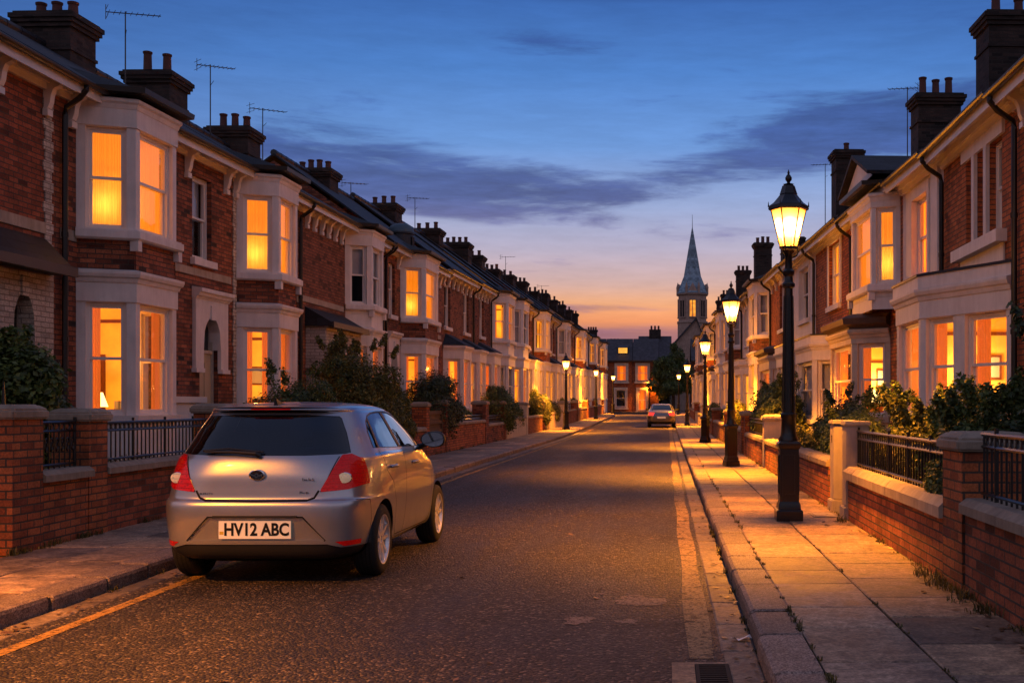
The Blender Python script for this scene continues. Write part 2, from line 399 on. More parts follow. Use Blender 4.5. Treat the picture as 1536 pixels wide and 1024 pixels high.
def flags(name, fa, fb, D0, D1, mat, cols, zoff, lmin, lmax, seed, gap=.019, far=60, jit=.004):
    """paving laid as separate stones in courses between the two edge lines"""
    r_ = random.Random(seed); m = MB()
    for ca, cb in cols:
        D = D0 - r_.random()*.5
        while D < D1:
            L = r_.uniform(lmin, lmax) * (1 if D < far else 2.5); E = min(D + L, D1)
            P = []
            for d, t in ((D, ca), (D, cb), (E, cb), (E, ca)):
                P.append((fa(d)*(1-t) + fb(d)*t, d))
            g = gap*r_.uniform(.5, 1.3)
            P[0] = (P[0][0]+g*.5, P[0][1]+g*.5); P[1] = (P[1][0]-g*.5, P[1][1]+g*.5); P[2] = (P[2][0]-g*.5, P[2][1]-g*.5); P[3] = (P[3][0]+g*.5, P[3][1]-g*.5)
            if abs(P[1][0]-P[0][0]) < .05: D = E; continue
            hz = [zg(q[1]) + zoff + r_.uniform(-jit, jit) for q in P]; c = .012
            cx, cy = sum(q[0] for q in P)/4, sum(q[1] for q in P)/4
            T = [(q[0] + c*(1 if q[0] < cx else -1), q[1] + c*(1 if q[1] < cy else -1), h) for q, h in zip(P, hz)]
            S_ = [(q[0], q[1], h-.007) for q, h in zip(P, hz)]; B = [(q[0], q[1], h-.03) for q, h in zip(P, hz)]
            i = len(m.v); m.v.extend(T + S_ + B)
            m.f.append([i,i+1,i+2,i+3]); m.m.append(0)
            for o in (0, 4):
                for k in range(4): m.f.append([i+o+k, i+o+4+k, i+o+4+(k+1)%4, i+o+(k+1)%4]); m.m.append(0)
            D = E
    return m.build(name, mat, kind='structure')
KW = .27
kLi = lambda D: kerbL(D) - KW
strip('pavement_bed', lambda D: KR+.02, lambda D: wallR(D)+.02, lambda D: zg(D)+.103, 3, 118, 2, M['bed'])
strip('pavement_bed', lambda D: wallL(D)-.02, lambda D: kerbL(D)-.02, lambda D: zg(D)+.103, 3, 116, 2, M['bed'])
flags('pavement', lambda D: KR+KW, wallR, 3.5, 118, M['flag'], [(0,.46),(.46,1)], .122, .7, 1.05, 3)
flags('pavement', wallL, kLi, 4, 116, M['flag'], [(0,.5),(.5,1)], .122, .7, 1.1, 5)
def kerb(name, f, sgn, D0, D1, seed):
    r_ = random.Random(seed); m = MB(); D = D0
    while D < D1:
        L = r_.uniform(.75, 1.15) * (1 if D < 60 else 2); E = min(D+L, D1); g = r_.uniform(.008,.02)
        prof = [(0,-.05),(.0,.088),(.012,.112),(.04,.124),(KW,.126),(KW,.0)]
        j = r_.uniform(-.008,.008); jz = r_.uniform(-.006,.006); i = len(m.v)
        ends = []
        for d in (D+g, D+g+.02, E-g-.02, E-g):
            sh = .01 if d in (D+g, E-g) else 0
            for o, z in prof: m.v.append((f(d) + sgn*(o + (sh if o < .05 else 0)) + j, d, zg(d) + z - (sh if z > .05 else 0) + jz))
        k = len(prof)
        for a in range(3):
            for q in range(k-1): m.f.append([i+a*k+q, i+a*k+q+1, i+(a+1)*k+q+1, i+(a+1)*k+q]); m.m.append(0)
        m.f.append([i+q for q in range(k)]); m.m.append(0); m.f.append([i+3*k+q for q in range(k)]); m.m.append(0)
        D = E
    m.build(name, M['kerb'], kind='structure')
kerb('kerb', lambda D: KR, 1, 4, 118, 11); kerb('kerb', kerbL, -1, 4, 117, 12)
flags('gutter_stones', lambda D: .33, lambda D: KR, 3.5, 60, M['gutter_stone'], [(0,1)], .006, .6, 1.0, 8, .014)
flags('gutter_stones', kerbL, lambda D: kerbL(D)+.2, 3.5, 60, M['gutter_stone'], [(0,1)], .006, .7, 1.1, 9, .014)
strip('road_marking', lambda D: .13+.012*math.sin(D*1.3), lambda D: .29+.012*math.sin(D*1.7), lambda D: zg(D)+.005, 6.75, 112, 1, M['line_pale'])
strip('road_marking', lambda D: kerbL(D)+.36, lambda D: kerbL(D)+.46, lambda D: zg(D)+.005, 5, 110, 1, M['line'])
strip('garden_soil', lambda D: faceL(D)-.2, lambda D: wallL(D)-.1, lambda D: zg(D)+.2, 5, 126, 3, M['soil'])
strip('garden_soil', lambda D: wallR(D)+.1, lambda D: faceR(D)+.2, lambda D: zg(D)+.2, 5, 112, 3, M['soil'])
# ------------------------------------------------------------------ terraced houses
LIGHTS = []
def room_light(parent, loc, energy, r=.16, col=(1,.54,.14), globe=False):
    l = bpy.data.lights.new('room_light', 'POINT'); l.energy = energy; l.color = col; l.shadow_soft_size = r
    o = bpy.data.objects.new('room_light', l); C.objects.link(o); o.parent = parent; o.location = loc
    if not globe: return o
    m = MB(); m.lathe([(.05,loc[2]-.13),(.15,loc[2]-.09),(.19,loc[2]),(.15,loc[2]+.09),(.05,loc[2]+.13)], 16, loc[:2]); m.build('ceiling_lamp', M['globe'], parent, 50)
    return o
def m_globe():
    t = NT('glowing_glass_globe'); e = t.n('Emission', Color=(1,.66,.2,1), Strength=2.6); t.surf(t.n('MixShader', Fac=.6, i1=t.n('BsdfTransparent').outputs[0], i2=e.outputs[0]).outputs[0]); return t.mat
M['globe'] = m_globe()

def sash(F, hole, parent, detail, mats=None, setback=.09, lit=None, cover=None, sub=False, name='window'):
    """double-hung sash window: outer frame, two sashes, two panes, and what hangs behind the glass"""
    u0, u1, z0, z1 = hole[:4]; d = -setback; fm = M['white_clean']
    f = MB(); t = .045
    f.fbox(F, u0, u0+t, z0, z1, d-.10, d, 0); f.fbox(F, u1-t, u1, z0, z1, d-.10, d, 0)
    f.fbox(F, u0+t, u1-t, z1-t, z1, d-.10, d-.002, 0); f.fbox(F, u0+t, u1-t, z0, z0+t*1.1, d-.10, d-.002, 0)
    zm = z0 + (z1-z0)*.5; s = .038
    def leaf(mb, a, b, dd):
        mb.fbox(F, u0+t, u0+t+s, a, b, dd-.035, dd); mb.fbox(F, u1-t-s, u1-t, a, b, dd-.035, dd)
        mb.fbox(F, u0+t+s, u1-t-s, b-s, b, dd-.035, dd-.002); mb.fbox(F, u0+t+s, u1-t-s, a, a+s*1.15, dd-.035, dd-.002)
    g = MB(); 
    def pane(a, b, dd): g.face([F(u0+t+s*.6,a,dd),F(u1-t-s*.6,a,dd),F(u1-t-s*.6,b,dd),F(u0+t+s*.6,b,dd)])
    pane(zm+.01, z1-t-s*.5, d-.04); pane(z0+t+s*.5, zm+.01, d-.078)
    if sub or not detail:
        leaf(f, zm-.01, z1-t, d-.02); leaf(f, z0+t, zm+.028, d-.058)
        w = f.build('sash_window' if sub else name, fm, parent)
        p = g.build('pane', M['glass'], parent if sub else w)
    else:
        w = f.build(name, fm, parent)
        a = MB(); leaf(a, zm-.01, z1-t, d-.02); a.build('sash', fm, w)
        a = MB(); leaf(a, z0+t, zm+.028, d-.058); a.build('sash', fm, w)
        p = g.build('pane', M['glass'], w)
    host = parent if sub else w
    b = d - .16
    if cover == 'blind':
        c = MB(); c.face([F(u0,z0+(z1-z0)*.02,b),F(u1,z0+(z1-z0)*.02,b),F(u1,z1,b),F(u0,z1,b)]); c.build('blind', M['blind'], host)
    elif cover == 'half':
        c = MB(); c.face([F(u0,zm,b),F(u1,zm,b),F(u1,z1,b),F(u0,z1,b)]); c.build('blind', M['blind'], host)
    elif cover == 'red':
        c = MB(); c.face([F(u0,z0,b),F(u1,z0,b),F(u1,z1,b),F(u0,z1,b)]); c.build('blind', M['red_blind'], host)
    elif cover == 'sheer':
        c = MB(); n = 16
        for k in range(n):
            q = lambda k, z: F(u0+(u1-u0)*k/n, z, b - .012*math.sin(k*1.9))
            c.face([q(k,z0),q(k+1,z0),q(k+1,z1),q(k,z1)])
        c.build('curtain', M['sheer'], host, 60, True)
    elif cover in ('curtain', 'net', 'one'):
        m = M['curtain'] if cover != 'net' else M['curtain_pale']
        W = u1-u0
        for sd in ((0, 1) if cover != 'one' else (1,)):
            c = MB(); n = 14; a0 = u0 if sd == 0 else u1-W*.33; a1 = u0+W*.33 if sd == 0 else u1
            for k in range(n):
                q = lambda k, z: F(a0+(a1-a0)*k/n, z, b - .02*math.sin(k*2.2))
                c.face([q(k,z0),q(k+1,z0),q(k+1,z1),q(k,z1)])
            c.build('curtain', m, host, 60, True)
    return w

def box_room(F, u0, u1, z0, z1, parent, lit, depth=2.4, name='room'):
    m = MB(); d0 = -depth; df = -.26
    m.fbox(F, u0, u1, z0, z1, d0, df, 0, skip='f')
    if lit:   # furniture shapes that give the lit room something to look at
        m.fbox(F, u0+.05, u0+(u1-u0)*.4, z0+.02, z0+(z1-z0)*.42, d0+.05, d0+.5, 0); m.fbox(F, u0+(u1-u0)*.55, u0+(u1-u0)*.9, z0+(z1-z0)*.5, z0+(z1-z0)*.78, d0+.02, d0+.06, 0)
    return m.build(name, M[lit] if lit else M['dark'], parent)

def furnish(r, h, ra, rb, z0, z1):
    """what one glimpses on the end wall and back wall of a front room"""
    r_ = random.Random(int(ra*1000)+int(z0*77)); s = 1 if h.side == 'L' else -1; xw = ra if h.side == 'L' else rb
    X = lambda a, b: tuple(sorted((xw+s*a, xw+s*b)))
    y = -.35
    a, b = X(.005, .30); r.box(a,b,y-.75,y-.1,z0+.01,z0+r_.uniform(.9,1.3),1)                 # low cupboard
    a, b = X(.004, .03); zt = z0+1.55; r.box(a,b,y-.62,y-.2,zt,zt+.42,1); a, b = X(.031,.034); r.box(a,b,y-.58,y-.24,zt+.04,zt+.38,2)
    a, b = X(.004, .05); r.box(a,b,-1.95,-1.3,z0+.01,z0+2.0,1)                                # inner door
    for k in range(5): a, b = X(.05, .05+r_.uniform(.08,.2)); yy = y-.15-k*.12; zz = z0+.95; r.box(a,b,yy-.04,yy+.03,zz,zz+r_.uniform(.15,.4),r_.choice((1,1,2)))
    r.box(ra+.4,rb-.3,-2.59,-2.3,z0+.01,z0+.9,1); a, b = X(.002,.02); r.box(a,b,-2.5,-.05,z1-.42,z1-.36,1)

class House:
    def __init__(h, side, D0, D1, name, label, wall, eave, group=None, detail=1, k=None, dX=0.0, ridge=3.3, pitch=36, gable=False):
        fx = faceL if side == 'L' else faceR
        h.side, h.D0, h.D1, h.detail = side, D0, D1, detail
        pn, pf = Vector((fx(D0)+dX, D0)), Vector((fx(D1)+dX, D1)); h.W = (pf-pn).length
        zb = zg((D0+D1)/2); h.zb = zb; h.k = (eave-zb)/6.4 if k is None else k
        o, e = (pf, pn) if side == 'L' else (pn, pf); v = e - o
        h.root = thing(name, label, 'house', (o.x, o.y, zb), math.atan2(v.y, v.x), group or ('houses of the left terrace' if side == 'L' else 'houses of the right terrace'))
        h.ev = eave - zb; h.F, _ = frame((0,0), (h.W,0)); h.holes = []; h.wallmat = M[wall]; h.ridge, h.pitch = ridge, pitch
        tn = math.tan(R(pitch)); h.za = (.36, h.ev - .36*tn + .16); h.zr = h.ev + ridge*tn + .16
    def u(h, D):
        s = (D-h.D0)*h.W/(h.D1-h.D0); return h.W-s if h.side == 'L' else s
    def uu(h, a, b): return tuple(sorted((h.u(a), h.u(b))))
    # ---- shell
    def shell(h, front_holes, ends=(False, False)):
        m = MB(); W, ev = h.W, h.ev
        m.wall(h.F, 0, W, -.3, ev, front_holes, 0, .11)
        dp = h.ridge*2; zr = ev + h.ridge*math.tan(R(h.pitch)) - .06
        for x in (0, W):
            xx = x + (.004 if x == 0 else -.004)
            m.face([(xx,0,-.3),(xx,0,ev),(xx,-h.ridge,zr),(xx,-dp,ev),(xx,-dp,-.3)])
        m.face([(0,-dp,-.3),(W,-dp,-.3),(W,-dp,ev),(0,-dp,ev)])
        m.build('wall', h.wallmat, h.root)
        # roof
        r = MB(); ov = .36; tn = math.tan(R(h.pitch)); th = .07
        a, b = (ov, ev - ov*tn + .16), (-h.ridge, ev + h.ridge*tn + .16); c = (-dp-.2, ev - .2*tn + .16)
        for (y0,z0),(y1,z1) in ((a,b),(b,c)):
            r.solid([(0,y0,z0-th),(W,y0,z0-th),(W,y1,z1-th),(0,y1,z1-th),(0,y0,z0),(W,y0,z0),(W,y1,z1),(0,y1,z1)], 0)
        n = max(3, int(W/.42))
        for k in range(n): r.tube((W*k/n+.01,b[0],b[1]+.01),(W*(k+1)/n-.01,b[0],b[1]+.015),.10,.105,8,1)
        h.roof = r.build('roof', [M['slate'], M['lead']], h.root)
        # eaves: soffit, fascia, gutter
        e = MB(); zf = a[1]-th
        e.box(0,W,.002,ov-.02,zf-.03,zf-.005,0); e.box(0,W,ov-.045,ov-.018,zf-.17,zf-.032,0); e.box(0,W,.003,.06,zf-.22,zf-.031,0); e.box(0,W,.061,.11,zf-.12,zf-.031,0)
        e.build('eaves_board', M['white_clean'] if h.detail else M['cream'], h.root)
        g = MB(); gy, gz, gr = ov+.045, zf+.01, .062; n = 7
        P = [(gy+gr*math.cos(math.pi+math.pi*k/n), gz+gr*math.sin(math.pi+math.pi*k/n)) for k in range(n+1)]
        for (y0,z0),(y1,z1) in zip(P, P[1:]): g.face([(0,y0,z0),(W,y0,z0),(W,y1,z1),(0,y1,z1)])
        for x in (0, W): g.face([(x,y,z) for y, z in P])
        g.build('gutter', M['gutter'], h.root, 40)
    def brackets(h, Ds, size=.34):
        zf = h.za[1]-.07-.03
        for D in Ds:
            u = h.u(D); m = MB(); w = .055
            P = [(.003,0),(.30,0),(.31,-.05),(.26,-.10),(.17,-.13),(.13,-.20),(.115,-.28),(.08,-.34),(.003,-.36)]; q = size/.34
            P = [(y*(.9 if y > .01 else 1), z*q) for y, z in P]
            for sd in (-1, 1): m.face([(u+sd*w,y,zf-.001+z) for y, z in P])
            for (a,b),(c,d) in zip(P, P[1:]): m.face([(u-w,a,zf-.001+b),(u+w,a,zf-.001+b),(u+w,c,zf-.001+d),(u-w,c,zf-.001+d)])
            m.box(u-w-.015,u+w+.015,.004,.08,zf-.43*q,zf-.36*q)
            m.build('eaves_bracket', M['white_clean'], h.root)
    def band(h, z0, z1, Da, Db, mat='stone', proud=.02):
        a, b = h.uu(Da, Db); m = MB(); m.fbox(h.F, a, b, z0, z1, .001, proud); m.build('string_course', M[mat], h.root)
    def quoins(h, Da, Db, z0=.3, z1=None, mat='white_brick'):
        a, b = h.uu(Da, Db); m = MB(); z = z0; k = 0; z1 = z1 or h.ev-.25
        while z < z1:
            w = (b-a)*(1 if k % 2 == 0 else .66); c = (a+b)/2
            m.fbox(h.F, a if k % 2 == 0 else a+(b-a)*.17, b if k % 2 == 0 else b-(b-a)*.17, z+.004, min(z+.145, z1), .001, .018); z += .15; k += 1
        m.build('quoin_strip', M[mat], h.root)
    def pipe(h, D, zt=None, hop=True):
        u = h.u(D); m = MB(); y = .075; zf = h.za[1]-.1
        m.path([(u,.40,zf),(u,.40,zf-.08),(u,.30,zf-.2),(u,y+.02,zf-.34),(u,y,zf-.45),(u,y,.2)], .042, 8)
        z = .9
        while z < zf-.8: m.tube((u,y,z),(u,y,z+.07),.052,.052,8); z += 1.55
        m.build('downpipe', M['gutter'], h.root, 45)
    def chimney(h, D, top, pots, y=None, w=.95, d=.62, mat='brick_grey', pot=.34, parent=None):
        """w is across the street, d along it"""
        y = -h.ridge+.05 if y is None else y; u = h.u(D); top -= h.zb; zb = h.zr - 1.6; m = MB()
        m.box(u-d/2,u+d/2,y-w/2,y+w/2,zb,top-.30)
        for e, a, b in ((.05,top-.30,top-.22),(.09,top-.22,top-.14),(.12,top-.14,top-.05),(.06,top-.05,top)): m.box(u-d/2-e,u+d/2+e,y-w/2-e,y+w/2+e,a,b-.001)
        m.box(u-d/2-.03,u+d/2+.03,y-w/2-.03,y+w/2+.03,top-.75,top-.69)
        ch = m.build('chimney', M[mat], h.root); r_ = random.Random(int(D*10))
        for i in range(pots):
            yy = y + (i-(pots-1)/2)*(w*.92/max(pots,2)); hh = pot*r_.uniform(.85,1.15); p = MB()
            p.lathe([(.115,top-.01),(.12,top+.03),(.098,top+.06),(.088,top+hh-.07),(.105,top+hh-.05),(.108,top+hh-.01),(.085,top+hh),(.07,top+hh-.05)], 12, (u, yy))
            p.build('chimney_pot', M['pot'], ch, 40)
        return ch
    def aerial(h, D, top, y=-3.0, n=9, dirn=.4, L=.95):
        u = h.u(D); top -= h.zb; m = MB(); m.tube((u,y,h.zr-1.0),(u,y,top+.04),.019,.014,6)
        c, s = math.cos(dirn), math.sin(dirn); P = lambda t, q=0, z=0: (u + c*t - s*q, y + s*t + c*q, top + .10*t + z)
        m.tube(P(-L*.35),P(L*.65),.011,.011,6)
        for k in range(n):
            t = -L*.3 + L*.92*k/(n-1); w = .17 - .006*k; m.tube(P(t,-w),P(t,w),.006,.006,5)
        m.tube(P(-L*.35,0,-.16),P(-L*.35,0,.16),.008,.008,5); m.tube(P(-L*.33,-.2,.1),P(-L*.33,.2,.1),.006,.006,5); m.tube(P(-L*.33,-.2,-.1),P(-L*.33,.2,-.1),.006,.006,5)
        m.tube((u,y,top-.5),(u+.22*s,y-.2*c,top-.42),.007,.007,5)
        m.build('roof_aerial', M['aerial'], h.root)
    # ---- openings
    def win(h, Da, Db, z0, z1, lit=None, cover=None, sill=True, lintel=None, mat='white', energy=0, surround=None):
        a, b = h.uu(Da, Db); k = h.k; hole = (a, b, z0*k, z1*k, .11); h.holes.append(hole)
        w = sash(h.F, hole, h.root, h.detail, lit=lit, cover=cover)
        box_room(h.F, a-.35, b+.35, z0*k-.5, min(z1*k+.3, h.ev-.05), w, lit, 1.8)
        if sill:
            m = MB(); m.fbox(h.F, a-.08, b+.08, z0*k-.13, z0*k-.001, -.08, .09); m.build('sill', M[mat], w)
        if lintel:
            m = MB(); m.fbox(h.F, a-.12, b+.12, z1*k+.002, z1*k+.24, .001, .02); m.build('lintel', M[lintel], w)
        if surround:
            m = MB(); m.fbox(h.F, a-.13, a-.001, z0*k, z1*k+.2, .001, .035); m.fbox(h.F, b+.001, b+.13, z0*k, z1*k+.2, .001, .035); m.fbox(h.F, a, b, z1*k+.002, z1*k+.2, .001, .033); m.build('surround', M[surround], w)
        if energy: room_light(h.root, ((a+b)/2, -1.0, (z0+z1)/2*k), energy)
        return w
    def door(h, Da, Db, leaf='door_cream', style='arch', top=3.6, lit=None, z0=.45, zs=2.62, zh=3.15, wide=.22):
        a, b = h.uu(Da, Db); k = h.k; zs, zh, top = zs*k, zh*k, top*k; rec = .12
        h.holes.append((a, b, z0, zh, rec))
        d = MB(); D_ = -rec
        d.fbox(h.F, a+.05, b-.05, z0, zs-.12, D_-.05, D_+.0)
        for x0, x1 in ((a+.13,(a+b)/2-.04),((a+b)/2+.04,b-.13)):
            for c, e in ((z0+.15,z0+.85),(z0+1.0,zs-.3)): d.fbox(h.F, x0, x1, c, e, D_+.001, D_+.014)
        dr = d.build('door', M[leaf], h.root)
        kn = MB(); p = h.F(b-.14 if h.side == 'L' else a+.14, z0+1.0, D_+.05); q = h.F(b-.14 if h.side == 'L' else a+.14, z0+1.0, D_); kn.tube(q, p, .03, .035, 10); kn.fbox(h.F,(a+b)/2-.12,(a+b)/2+.12,z0+.9,z0+.95,D_+.012,D_+.02); kn.build('handle', M['brass'], dr, 40)
        f = MB(); f.fbox(h.F, a, a+.05, z0, zh, D_-.06, D_+.03); f.fbox(h.F, b-.05, b, z0, zh, D_-.06, D_+.03); f.fbox(h.F, a+.05, b-.05, zs-.12, zs-.06, D_-.06, D_+.03); f.build('door_frame', M['cream'], dr)
        g = MB(); g.face([h.F(a+.04,zs-.06,D_-.02),h.F(b-.04,zs-.06,D_-.02),h.F(b-.04,zh,D_-.02),h.F(a+.04,zh,D_-.02)]); g.build('fanlight', M[lit] if lit else M['glass'], dr)
        if not lit:
            q = MB(); q.fbox(h.F, a, b, zs-.1, zh, D_-.5, D_-.05, 0, skip='f'); q.build('hall', M['dark'], dr)
        st = MB(); st.fbox(h.F, a-.1, b+.1, -.2, z0-.001, -.4, .35); st.fbox(h.F, a-.1, b+.1, -.2, z0-.18, .351, .65); st.build('step', M['coping'], h.root)
        if style == 'arch':    # pale stone hood on brick jambs: a plate with an arched cut and a moulded cornice
            m = MB(); zb = zs-.02; n = 18; w = wide; ar = zh - zs
            A, B = a-w, b+w; d0, d1 = .002, .07
            inn = []
            for i in range(n+1):
                x = a + .03 + (b-a-.06)*i/n; t = 2*(x-a)/(b-a)-1; tt = 1-abs(t)
                z = zs+.12 + (ar-.1)*min(1, (1-abs(t)**2.6)) if tt > .16 else zs-.05
                inn.append((x, min(z, zh)))
            m.fbox(h.F, A, a+.03, zs-.42, top, d0, d1); m.fbox(h.F, b-.03, B, zs-.42, top, d0, d1)
            for (x0,zz0),(x1,zz1) in zip(inn, inn[1:]):
                m.face([h.F(x0,zz0,d1),h.F(x1,zz1,d1),h.F(x1,top,d1),h.F(x0,top,d1)]); m.face([h.F(x0,zz0,d1),h.F(x0,zz0,-.15),h.F(x1,zz1,-.15),h.F(x1,zz1,d1)])
            c = (a+b)/2; m.fbox(h.F, c-.09, c+.09, zh-.02, top-.1, d1, d1+.03)
            m.fbox(h.F, A-.03, a+.02, zs-.5, zs-.421, d0, d1+.03); m.fbox(h.F, b-.02, B+.03, zs-.5, zs-.421, d0, d1+.03)
            pf = [(.0,top),(.08,top),(.10,top+.04),(.13,top+.05),(.15,top+.10),(.19,top+.12),(.19,top+.19),(.0,top+.22)]
            m.sweep(pf, [(A-.02,.003),(B+.02,.003)])
            m.build('door_surround', M['white_brick'] if wide > .3 else M['white'], h.root)
        elif style == 'slab':
            m = MB(); m.fbox(h.F, a-.15, b+.15, zh+.1, zh+.25, .002, .45); m.fbox(h.F, a-.15, b+.15, zh+.251, zh+.3, .002, .5)
            m.build('door_hood', M['white'], h.root)
            for q0, q1 in ((a-.13,a-.01),(b+.01,b+.13)):
                m = MB(); m.fbox(h.F, q0, q1, .1, zh+.099, .002, .1); m.build('pilaster', M['white'], h.root)
        return dr
    def canopy(h, Da, Db, z0=3.38, z1=3.78, d=.62, mat='slate'):
        a, b = h.uu(Da, Db); k = h.k; m = MB(); z0, z1 = z0*k, z1*k
        m.solid([(a-.06,.003,z0-.03),(b+.06,.003,z0-.03),(b+.06,d,z0-.03),(a-.06,d,z0-.03),(a-.06,.003,z1),(b+.06,.003,z1),(b+.06,d,z0+.06),(a-.06,d,z0+.06)], 0)
        m.box(a-.08,b+.08,d-.005,d+.05,z0-.06,z0+.075,1)
        m.build('porch_roof', [M[mat], M['lead']], h.root)
    def porch(h, Da, Db, leaf=('door_dark','door_cream')):
        """twin arched stone porch: three piers, two shouldered arches"""
        a, b = h.uu(Da, Db); k = h.k; d = .5; zt = 3.36*k; zs = 2.5*k; pw = .26; mid = (a+b)/2; m = MB()
        h.holes.append((a+pw, mid-pw/2, .45, zt-.35, .35)); h.holes.append((mid+pw/2, b-pw, .45, zt-.35, .35))
        for x0, x1 in ((a,a+pw),(mid-pw/2,mid+pw/2),(b-pw,b)):
            m.box(x0,x1,.003,d,zs-.02,zt-.3); m.box(x0-.03,x1+.03,.003,d+.03,zs-.12,zs-.021); m.box(x0+.03,x1-.03,.003,d-.03,0,zs-.121)
        m.box(a,b,.003,d,zt-.299,zt); m.box(a-.03,b+.03,.004,d+.05,zt+.001,zt+.05)
        for x0, x1 in ((a+pw,mid-pw/2),(mid+pw/2,b-pw)):
            for sd in (0, 1):
                P = [(0,0),(.0,-.32),(.05,-.3),(.09,-.22),(.16,-.14),(.26,-.1),(.30,0)]; o = x0 if sd == 0 else x1; g = 1 if sd == 0 else -1
                for yy in (d-.002, .05): m.face([(o+g*p,yy,zt-.3+q) for p, q in P])
                for (p0,q0),(p1,q1) in zip(P[1:],P[2:]): m.face([(o+g*p0,d-.002,zt-.3+q0),(o+g*p1,d-.002,zt-.3+q1),(o+g*p1,.05,zt-.3+q1),(o+g*p0,.05,zt-.3+q0)])
        m.build('porch', M['white_brick'], h.root)
        for (x0, x1), lf in zip(((a+pw,mid-pw/2),(mid+pw/2,b-pw)), leaf):
            q = MB(); q.box(x0,x1,-.40,-.35,.45,zs-.1); q.box(x0,x1,-.40,-.36,zs-.04,zt-.35)
            for c, e in ((.6,1.2),(1.35,zs-.25)): q.box(x0+.12,x1-.12,-.349,-.335,c,e)
            dr = q.build('door', M[lf], h.root); kn = MB(); kn.tube((x0+.12,-.35,1.45),(x0+.12,-.30,1.45),.028,.032,10); kn.build('handle', M['brass'], dr, 40)
        h.canopy(Da, Db, 3.42, 3.86, .66)
    # ---- bay windows
    def bay(h, pts, two=True, spand='brick', body='white', litg=None, litu=None, covg=None, covu=None, eg=0, eu=0, roof=None, noside=False, g=(1.35,3.08,3.45), up=(4.2,5.77,6.16), ground=True):
        """pts: [(D, projection)] from the near wall point to the far one"""
        k = h.k; P = [(h.u(D), d) for D, d in pts]; P = P[::-1] if h.side == 'L' else P
        P[0] = (P[0][0], .0); P[-1] = (P[-1][0], .0)
        far = not h.detail; mat = M[body]; sp = h.wallmat if spand == 'brick' else M[body]
        fac = [frame(a, b) for a, b in zip(P, P[1:])]
        x0, x1 = P[0][0]+.12, P[-1][0]-.12
        roof = roof or ('eave' if two else 'slate')
        ra, rb = (x0-1.3, x1+.25) if h.side == 'L' else (x0-.25, x1+1.3)
        ra, rb = max(ra, .03), min(rb, h.W-.03); lx = max(ra+.3, x0-.1) if h.side == 'L' else min(rb-.3, x1+.1)
        par = MB(); part = None; jobs = []
        gs, gh, gc = [z*k for z in g]; us, uh, ut = [z*k for z in up]
        def level(z0, sill, head, z1, lit, cov, m=0, blk=1):
            for F, L in fac:
                w = .13 if L > .7 else max(.09, L*.15)
                hole = (w, L-w, sill, head) if L > .42 else None
                par.wall(F, 0, L, z0, z1, [hole] if hole else [], m, .10, m)
                if hole: jobs.append((F, hole, lit, cov))
            par.sweep([(.0,sill-.13),(.06,sill-.12),(.07,sill-.001),(.0,sill)], P, m)
            if blk: par.sweep([(.0,head+.01),(.022,head+.012),(.022,z1-.02),(.0,z1-.02)], P, m)
        if ground:
            level(-.2, gs, gh, gc, litg, covg); h.holes.append((x0, x1, .4, gc-.12, 0))
            par.sweep([(.0,gc-.06),(.04,gc-.06),(.06,gc),(.09,gc+.02),(.11,gc+.07),(.11,gc+.11),(.0,gc+.14)], P, 0)
        zc = gc+.14
        if two:
            zb = us-.16
            if ground or True:
                for F, L in fac: par.wall(F, 0, L, zc-.10 if ground else us-.5, zb, [], 1, d=-.02)
            par.sweep([(-.02,zb),(.07,zb),(.10,zb+.03),(.10,us-.02),(.0,us)], P, 0)
            level(us, us+.005, uh, ut, litu, covu); h.holes.append((x0, x1, us-.3, ut-.1, 0))
            par.sweep([(.0,ut-.1),(.03,ut-.1),(.05,ut-.03),(.08,ut),(.08,ut+.05),(.0,ut+.08)], P, 0)
            zt = ut+.08
            for (a, b) in (P[1], P[-2]):   # small carved corbels under the sill
                par.box(a-.06,a+.06,b-.06,b+.07,zb-.16,zb-.001,0)
        else: zt = zc
        slab = [(x, y) for x, y in P]
        for z in ([.42*k, gc-.02] if ground else []) + ([us-.25, ut-.02] if two else []):
            par.face([(x, y-.01 if y > .1 else y, z) for x, y in slab], 0)
        bay = par.build('bay_window', [mat, sp, M['slate'], M['lead']], h.root)
        for F, hole, lit, cov in jobs: sash(F, hole, bay, h.detail, lit=lit, cover=cov, sub=True, setback=.07)
        if ground:
            r = MB(); r.box(ra,rb,-2.6,-.02,.42*k,gc-.04,0,skip='k')
            if h.detail and litg: furnish(r, h, ra, rb, .42*k, gc-.04)
            r.build('room', [M[litg] if litg else M['dark'], M['furniture'], M['blind']], bay)
            if eg: room_light(h.root, (lx, -.45, 2.2*k), eg)
        if two:
            r = MB(); r.box(ra,rb,-2.6,-.02,us-.3,min(ut+.02, h.ev-.1),0,skip='k')
            if h.detail and litu: furnish(r, h, ra, rb, us-.3, ut)
            r.build('room', [M[litu] if litu else M['dark'], M['furniture'], M['blind']], bay)
            NF = fac[-1] if h.side == 'L' else fac[0]
            if eu and covu == 'sheer': room_light(h.root, NF[0](NF[1]*.55, us+.42, -.46), eu, .09)
            elif eu: room_light(h.root, (lx if covu != 'sheer' else ((x0+x1)/2+(lx-(x0+x1)/2)*.45), -.35 if covu != 'sheer' else -.2, us+.55), eu)
        # top
        r = MB()
